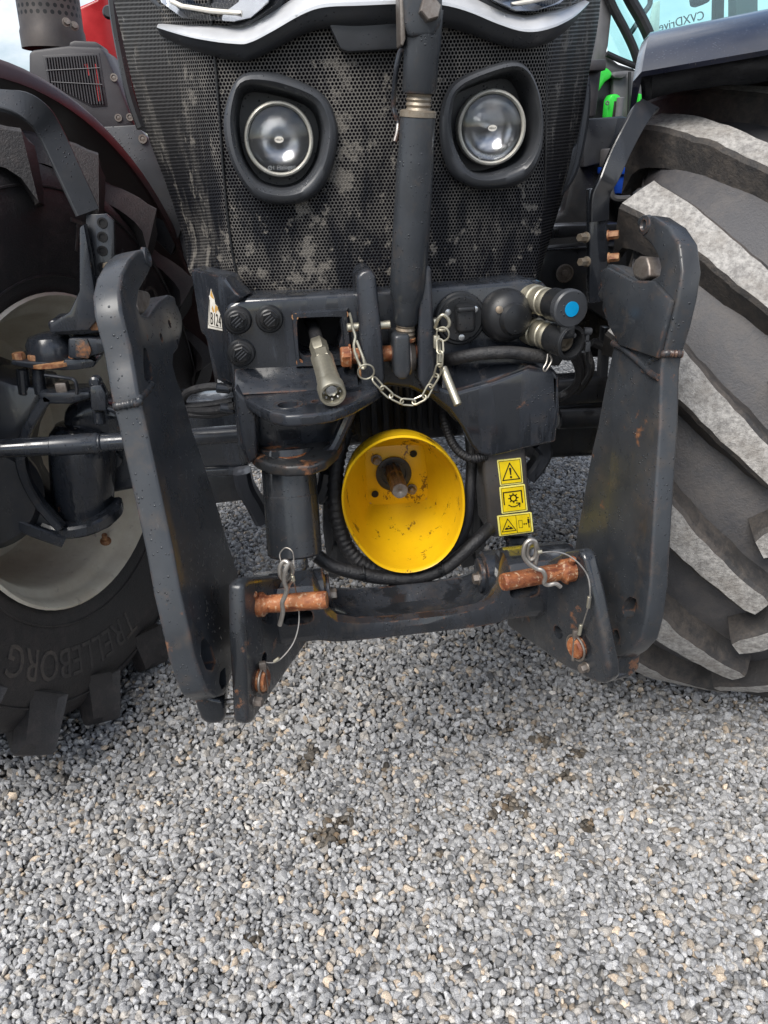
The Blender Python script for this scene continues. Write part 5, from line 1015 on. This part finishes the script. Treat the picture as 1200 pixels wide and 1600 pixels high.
bm = B(); x_, y_, z_ = frame(ds); loops = []
def spl(r0, r1): return [(r1 if ((i % 6) in (1, 2, 3)) else r0) for i in range(36)]
for h, f in ((0, 1), (.10, 1), (.12, 1), (.125, .94)):
    rr = spl(.0142 * f, .0175 * f) if h >= .0 else []
    loops.append([sh0 + ds * h + (x_ * cos(2 * pi * i / 36) + y_ * sin(2 * pi * i / 36)) * rr[i] for i in range(36)])
loft(bm, loops); lathe(bm, sh0 + ds * .052, ds, [(.0172, 0), (.0178, .002), (.0178, .008), (.0172, .010)], 24, False, False); shf = mk('pto_shaft', bm, 'spline_steel', L, 25)
bm = B(); lathe(bm, sh0 + ds * .1255, ds, [(.0158, 0), (.0155, .0012), (.005, .0014), (.0025, .0002), (.001, -.001)], 24); mk('shaft_end', bm, 'worn_steel', shf)
for q in ((588, 718), (643, 764)):
    bm = B(); hexa(bm, P(*q, 1.538), (0, -1, 0), .0085, .014, .012); lathe(bm, P(*q, 1.525), (0, -1, 0), [(.0045, 0), (.0045, .008), (.003, .009)], 12); mk('bolt', bm, 'worn_steel', pg)
for q in ((646, 709), (586, 772)):
    bm = B(); lathe(bm, P(*q, 1.5385), (0, -1, 0), [(.008, 0), (.008, .0008), (.001, .0008)], 20); mk('bolt_hole', bm, 'void', pg)

# ================================================================== lower link arms
def arm(s, pix, lab, hook_latch, holes, slots, th, weld, ear_):
    a, b_, c_ = .33, .13, .12; o_ = Vector((s * a, 1.15, .53)); nrm = Vector((1, s * c_, -s * b_)).normalized(); out = nrm * s
    A = thing('lower_link_arm', (s * .34, 1.1, GZ), lab, 'hitch arm')
    bm = B(); pts = resample([PPL(x, y, o_, nrm) for x, y in pix], 150) if False else [PPL(x, y, o_, nrm) for x, y in pix]
    prism(bm, pts, out * th, .0055, 3); ar = mk('arm_plate', bm, 'arm_paint', A, 40)
    for (x, y), r in holes:
        c = B(); q = PPL(x, y, o_, nrm); rod(c, q - out * .02, q + out * .012, r, 20, 0); cut(ar, c)
    for sl_ in slots:
        c = B(); prism(c, [PPL(x, y, o_, nrm) - out * .03 for x, y in sl_], out * .055, .003); cut(ar, c)
    for pts_ in hook_latch:
        bm = B(); prism(bm, [PPL(x, y, o_, nrm) + out * .002 for x, y in pts_], out * .030, .004, 3); mk('hook_latch', bm, 'worn_steel', A)
    bm = B(); w_ = [PPL(x, y, o_, nrm) + out * .003 for x, y in weld]; w2 = [w_[-1] + out * k for k in (.008, th * .5, th - .006)]; tube(bm, spline(w_ + w2, 6), lambda t: .0062 + .0010 * sin(t * 70), 10); mk('weld_bead', bm, 'arm_paint', ar, 60)
    bm = B(); prism(bm, [PPL(x, y, o_, nrm) + out * .006 for x, y in ear_], out * .022, .004, 3); mk('latch_trigger', bm, 'arm_paint', A)
    return A, o_, nrm, out
armL = [(238, 398), (237, 418), (232, 431), (225, 443), (218, 456), (215, 478), (221, 491), (234, 494), (243, 482), (252, 470), (265, 460), (274, 463), (277, 478), (284, 490), (286, 506), (285, 522), (279, 545), (272, 555), (271, 570), (276, 590), (284, 611), (292, 637), (302, 674), (318, 720), (334, 769), (352, 832), (372, 896), (376, 940), (372, 1000), (362, 1060), (352, 1086), (338, 1090), (324, 1080), (316, 1060), (305, 1027), (293, 972), (282, 925), (270, 858), (258, 802), (247, 750), (236, 700), (226, 653), (220, 630), (216, 611), (210, 575), (204, 540), (196, 510), (190, 485), (187, 455), (192, 427), (203, 405), (216, 392), (229, 388)]
AL = arm(-1, armL, 'black hooked lower link arm standing folded up, beside the lettered tyre', [[(216, 456), (222, 452), (234, 455), (238, 462), (236, 478), (228, 489), (219, 488), (216, 475)]], [((265, 506), .007), ((252, 527), .007), ((278, 535), .006)], [[(224, 542), (229, 545), (236, 572), (238, 590), (233, 600), (226, 592), (224, 570)], [(314, 1002), (320, 996), (330, 1010), (337, 1034), (332, 1048), (322, 1046), (314, 1025)], [(344, 1050), (352, 1042), (354, 1070), (346, 1078), (342, 1066)]], .042, [(238, 600), (230, 612), (222, 620), (219, 628)], [(276, 468), (284, 478), (288, 492), (282, 506), (276, 498)])
armR = [(993, 343), (996, 356), (1003, 371), (1016, 382), (1026, 400), (1031, 418), (1029, 430), (1014, 438), (996, 438), (978, 428), (961, 416), (948, 412), (943, 424), (942, 460), (939, 482), (946, 501), (957, 508), (959, 536), (952, 568), (943, 612), (933, 667), (925, 700), (915, 754), (904, 816), (897, 856), (905, 900), (920, 950), (940, 1000), (955, 1024), (970, 1028), (985, 1018), (1001, 1000), (1010, 965), (1016, 915), (1021, 822), (1026, 740), (1031, 667), (1033, 577), (1037, 553), (1050, 510), (1060, 465), (1066, 424), (1061, 380), (1044, 354), (1020, 338), (1003, 335)]
AR = arm(1, armR, 'black hooked lower link arm standing folded up, in front of the dusty tread', [[(985, 420), (990, 405), (997, 400), (1008, 401), (1012, 415), (1013, 432), (1000, 438), (988, 432)]], [((963, 457), .008), ((985, 475), .008), ((948, 487), .008), ((1014, 508), .0045)], [[(977, 938), (984, 932), (994, 936), (996, 948), (988, 966), (976, 964), (972, 954)], [(958, 985), (965, 984), (969, 998), (962, 1008), (956, 1000)]], .036, [(1004, 580), (1014, 566), (1026, 558), (1037, 552)], [(944, 442), (934, 448), (928, 460), (934, 470), (944, 468)])
for A_, q, r_ in ((AL, (190, 408), .006), (AR, (1060, 360), .008)):
    bm = B(); p = PPL(*q, A_[1], A_[2]) + A_[3] * .018; p.y -= .005
# raised boss inside each hook tip
for A_, q in ((AL, (230, 402)), (AR, (1008, 352))):
    bm = B(); p = PPL(*q, A_[1], A_[2]); lathe(bm, p + A_[3] * .004, -A_[3], [(.017, 0), (.015, .006), (.009, .008), (.006, .003), (.001, .001)], 24); mk('hook_boss', bm, 'arm_paint', A_[0])
# folded reinforcing plate edge on the right arm
bm = B(); tube(bm, spline([PPL(a, b, AR[1], AR[2]) for a, b in [(958, 536), (975, 545), (1000, 566), (1018, 584), (1030, 590)]], 6), .006, 10); mk('weld_bead', bm, 'arm_paint', AR[0], 60)
bm = B(); prism(bm, [PPL(a, b, AR[1], AR[2]) for a, b in [(943, 424), (957, 508), (975, 540), (1034, 560), (1056, 470), (1028, 440), (996, 440), (955, 418)]], -AR[3] * .010, .003); mk('hook_cheek', bm, 'arm_paint', AR[0])
if 0: bm = B(); prism(bm, [PPL(a, b, AL[1], AL[2]) for a, b in [(276, 478), (285, 522), (272, 556), (274, 585), (240, 600), (238, 560), (208, 530), (200, 490), (222, 494), (250, 474), (266, 464)]], -AL[3] * .007, .003); mk('hook_cheek', bm, 'arm_paint', AL[0])

# ================================================================== top link
TL = thing('top_link', P(630, 590, 1.40), 'grey telescopic top link standing upright in front of the grille', 'top link')
tb, tt = P(631, 560, 1.415), P(664, -10, 1.36); dt = (tt - tb).normalized()
def tl(py): 
    t = (560 - py) / 570.0; return tb.lerp(tt, t)
def seg(name, y0, y1, prof, mat, par, n=36):
    a, b = tl(y0), tl(y1); Ls = (b - a).length; bm = B(); lathe(bm, a, b - a, [(r, f * Ls) for r, f in prof], n); return mk(name, bm, mat, par, 40)
tube_ = seg('tube', 496, 150, [(.018, 0), (.0235, .02), (.0245, .10), (.0310, .15), (.0325, .20), (.0320, .5), (.0305, .78), (.0295, .82), (.0285, .86), (.0285, .97), (.0275, .985), (.026, 1.0)], 'arm_paint', TL)
seg('collar', 157, 146, [(.026, 0), (.0295, .15), (.0295, .85), (.026, 1)], 'thread_steel', TL)
a, b = tl(150), tl(112); Ls = (b - a).length; bm = B(); lathe(bm, a, b - a, [(.0185 + (.0022 if i % 2 else 0), i * Ls / 10) for i in range(11)], 30); mk('screw_thread', bm, 'thread_steel', TL, 20)
a, b = tl(524), tl(492); Ls = (b - a).length; bm = B(); lathe(bm, a, b - a, [(.0165 + (.002 if i % 2 else 0), i * Ls / 8) for i in range(9)], 30); mk('screw_thread', bm, 'thread_steel', TL, 20)
seg('lock_nut', 526, 518, [(.017, 0), (.020, .2), (.020, .8), (.018, 1)], 'rust_bolt', TL, 24)
# upper fork
seg('fork_stem', 122, 10, [(.0255, 0), (.0275, .05), (.0275, .45), (.0295, .6), (.0295, 1)], 'arm_paint', TL)
bm = B(); prism(bm, [P(a, b, 1.335) for a, b in [(628, -60), (633, 36), (640, 58), (678, 56), (691, 34), (694, -60)]], (0, .062, 0), .006, 3); fk = mk('fork', bm, 'arm_paint', TL)
bm = B(); hexa(bm, P(670, 17, 1.336), (0.05, -1, 0.1), .0165, .016); mk('fork_bolt', bm, 'worn_steel', fk)
bm = B(); prism(bm, [P(a, b, 1.345) for a, b in [(624, -40), (631, -40), (634, 60), (630, 72), (626, 70)]], (0, .045, 0), .003); mk('fork_cheek', bm, 'worn_steel', fk)
bm = B(); tube(bm, spline([P(632, 76, 1.37), P(625, 82, 1.375), P(619, 110, 1.38), P(615, 160, 1.40), P(617, 178, 1.40), P(622, 190, 1.40), P(621, 206, 1.395), P(617, 222, 1.39)], 6), .0042, 10); mk('turning_handle', bm, 'black_paint', TL)
# lower ball eye
c_ = P(629, 557, 1.42); d_ = (P(655, 555, 1.42) - P(600, 559, 1.42)).normalized()
bm = B(); lathe(bm, c_ - d_ * .022, d_, [(.026, 0), (.032, .006), (.036, .010), (.036, .034), (.032, .038), (.026, .044)], 36); mk('ball', bm, 'worn_steel', TL)
bm = B(); prism(bm, [P(a, b, 1.377) for a, b in [(615, 524), (641, 522), (643, 582), (637, 594), (622, 595), (616, 584)]], (0, .075, 0), .008, 3); mk('ball_eye', bm, 'arm_paint', TL)

# ================================================================== rusty hitch pins stored on the beam, their clips
for s, a, b, lab in ((-1, P(388, 946, 1.125), P(511, 937, 1.10), 'rusty hitch pin lying across the beam below the round cylinder'), (1, P(900, 889, 1.13), P(785, 910, 1.10), 'rusty hitch pin lying across the beam below the pictogram guard')):
    d = (b - a).normalized(); Ls = (b - a).length
    HP = thing('hitch_pin', a, lab, 'hitch pin', 'rusty pins stored on the lifting beam')
    bm = B(); lathe(bm, a, d, [(.016, -.02), (.017, 0), (.017, .03), (.0145, .034), (.0152, .04), (.0155, .05), (.0152, Ls - .006), (.0155, Ls - .005), (.0138, Ls), (.001, Ls)], 32); mk('pin_shaft', bm, 'rust', HP)
    bm = B(); lathe(bm, a + d * .006, d, [(.016, 0), (.021, .003), (.021, .020), (.0165, .024)], 28); mk('pin_collar', bm, 'rust', HP)
    bm = B(); up_ = Vector((0, -.35, 1)).normalized(); rod(bm, a + d * .013 + up_ * .032 + Vector((0, -.002, 0)), a + d * .013 - up_ * .032, .0062, 16); mk('cross_bar', bm, 'rust', HP)
# spring clips with wire lanyards
RC = thing('spring_clip', P(440, 930, 1.09), 'bent steel spring clip on the pin below the round cylinder', 'spring clip', 'spring clips on the hitch pins')
Yk = 1.083
bm = B(); pts = spline([P(445, 884, Yk), P(452, 880, Yk), P(457, 890, Yk + .003), P(453, 902, Yk + .006), P(445, 906, Yk + .006), P(438, 898, Yk), P(438, 885, Yk), P(444, 877, Yk), P(450, 880, Yk - .004), P(446, 892, Yk - .006), P(444, 908, Yk - .004), P(448, 920, Yk - .002), P(445, 932, Yk - .002), P(441, 942, Yk - .002), P(442, 955, Yk), P(440, 966, Yk + .004), P(437, 977, Yk + .006)], 6); tube(bm, pts, .0038, 10); mk('clip_wire', bm, 'steel_wire', RC)
bm = B(); tube(bm, spline([P(458, 906, Yk), P(452, 912, Yk + .01), P(448, 925, Yk + .03)], 5), .0035, 8); mk('clip_leg', bm, 'steel_wire', RC)
bm = B(); tube(bm, spline([P(440, 880, Yk + .02), P(437, 866, Yk + .03), P(446, 856, Yk + .03), P(457, 862, Yk + .02), P(459, 880, Yk), P(457, 898, Yk), P(460, 912, Yk)], 6), .0011, 6); tube(bm, spline([P(458, 905, Yk), P(462, 922, Yk + .03), P(467, 955, Yk + .03), P(466, 980, Yk + .02), P(458, 1005, Yk + .01), P(442, 1026, Yk), P(428, 1035, Yk), P(408, 1034, Yk)], 6), .0012, 6); mk('lanyard', bm, 'steel_wire', RC)
for q0, q1 in (((457, 900), (459, 908)), ((428, 1034), (436, 1028))):
    bm = B(); rod(bm, P(*q0, Yk - .001), P(*q1, Yk - .001), .0028, 10); mk('crimp', bm, 'zinc', RC)
RC2 = thing('spring_clip', P(850, 890, 1.09), 'bent steel spring clip on the pin below the pictogram guard', 'spring clip', 'spring clips on the hitch pins')
bm = B(); pts = spline([P(838, 856, Yk), P(836, 846, Yk), P(828, 844, Yk), P(820, 852, Yk), P(818, 868, Yk), P(826, 880, Yk), P(838, 888, Yk), P(848, 892, Yk - .004), P(852, 902, Yk - .004), P(850, 910, Yk - .002), P(856, 914, Yk), P(868, 912, Yk), P(876, 917, Yk)], 6); tube(bm, pts, .0038, 10); pts = spline([P(838, 856, Yk + .004), P(836, 870, Yk + .004), P(828, 874, Yk + .006), P(823, 864, Yk + .007), P(827, 850, Yk + .006), P(836, 848, Yk + .006), P(840, 860, Yk + .006), P(837, 878, Yk + .006), P(836, 884, Yk + .008)], 6); tube(bm, pts, .0036, 10); mk('clip_wire', bm, 'steel_wire', RC2)
bm = B(); tube(bm, spline([P(842, 864, Yk), P(862, 862, Yk + .01), P(884, 866, Yk + .01), P(904, 880, Yk), P(918, 900, Yk - .01), P(922, 925, Yk - .02), P(920, 945, Yk - .02), P(914, 965, Yk - .01), P(908, 985, Yk)], 6), .0013, 6); mk('lanyard', bm, 'steel_wire', RC2)
for q0, q1 in (((840, 863), (847, 862)), ((921, 932), (919, 950)), ((908, 976), (905, 992))):
    bm = B(); rod(bm, P(*q0, Yk - .014), P(*q1, Yk - .014), .0034, 10); mk('crimp', bm, 'zinc', RC2)

# ================================================================== zinc lock pin, its chain and lynch ring
CH = thing('chain', P(600, 600, 1.37), 'thin zinc chain hanging in a loop below the top link', 'chain')
Yq = 1.362
path = [(584, 592, Yq), (594, 603, Yq), (607, 616, Yq), (621, 625, Yq), (636, 629, Yq), (652, 628, Yq), (663, 621, Yq), (671, 606, Yq), (680, 592, Yq), (686, 577, Yq - .01), (688, 560, Yq - .012), (688, 545, Yq - .01), (687, 532, Yq)]
pp = spline([P(*q) for q in path], 20); Lp = [0]
for a, b in zip(pp, pp[1:]): Lp.append(Lp[-1] + (b - a).length)
NLk = 10
for k in range(NLk):
    s0, s1 = Lp[-1] * k / NLk, Lp[-1] * (k + 1) / NLk
    def atl(s): 
        i = max(0, min(len(pp) - 2, int(np.searchsorted(Lp, s)) - 1)); t = (s - Lp[i]) / max(1e-9, Lp[i + 1] - Lp[i]); return pp[i].lerp(pp[i + 1], t)
    a, b = atl(s0), atl(s1); d = (b - a).normalized(); Lk = (b - a).length * .5 + .0028
    w0 = (Vector((0, -1, 0)) - d * -d.y).normalized(); w1 = d.cross(w0); wv = (w1 if k % 2 else (w0 * .75 + w1 * .66).normalized()); c_ = (a + b) / 2; hw = .0058
    pts = [c_ + d * (Lk - hw) + d * hw * cos(t) + wv * hw * sin(t) for t in np.linspace(-pi / 2, pi / 2, 7)] + [c_ - d * (Lk - hw) - d * hw * cos(t) - wv * hw * sin(t) for t in np.linspace(-pi / 2, pi / 2, 7)]
    bm = B(); tube(bm, pts, .0019, 8, True); mk('chain_link', bm, 'zinc', CH)
def ring(c, r, u, v, th=.0017, par=None, nm='ring', mat='zinc'):
    bm = B(); tube(bm, [c + u * cos(t) * r + v * sin(t) * r for t in np.linspace(0, 2 * pi, 28, endpoint=False)], th, 8, True); return mk(nm, bm, mat, par)
ring(P(572, 581, Yq), .0148, Vector((1, 0, 0)), Vector((0, -.25, .97)), par=CH)
ring(P(692, 522, Yq), .0125, Vector((.8, -.5, 0)), Vector((0, -.1, 1)), par=CH)
bm = B(); tube(bm, spline([P(680, 512, 1.38), P(684, 500, 1.37), P(692, 492, 1.365), P(700, 498, 1.365), P(702, 508, 1.365), P(694, 516, 1.37), P(682, 514, 1.38)], 6), .0032, 10); mk('shackle', bm, 'zinc', CH)
LP_ = thing('lock_pin', P(545, 512, 1.40), 'zinc lock pin pushed through both centre lugs', 'pin')
bm = B(); rod(bm, P(542, 512, 1.41), P(610, 507, 1.41), .0078, 20); rod(bm, P(676, 504, 1.41), P(684, 503, 1.41), .0085, 20); mk('pin_shaft', bm, 'zinc', LP_)
SC = thing('spring_clip', P(560, 560, 1.38), 'zinc spring clip through the lock pin, holding the chain ring', 'spring clip')
bm = B(); tube(bm, spline([P(546, 489, 1.392), P(549, 500, 1.392), P(551, 512, 1.392), P(555, 526, 1.388), P(553, 540, 1.384), P(556, 556, 1.380), P(564, 572, 1.376), P(569, 574, 1.374), P(568, 562, 1.376), P(562, 545, 1.382), P(557, 532, 1.386)], 6), .0026, 10); tube(bm, spline([P(556, 552, 1.382), P(560, 566, 1.378), P(566, 576, 1.374), P(571, 570, 1.376), P(565, 552, 1.382)], 6), .0026, 10); mk('clip_wire', bm, 'zinc', SC)
DP = thing('drop_pin', P(700, 600, 1.37), 'loose zinc pin dangling on the chain below the trailer socket', 'pin')
bm = B(); rod(bm, P(684, 528, 1.375), P(688, 566, 1.37), .0050, 14); box(bm, P(682, 534, 1.372), (.011, .010, .024), .002); mk('pin_head', bm, 'zinc', DP)
bm = B(); rod(bm, P(692, 574, 1.37), P(716, 633, 1.33), .0078, 20); mk('pin_shaft', bm, 'zinc', DP)
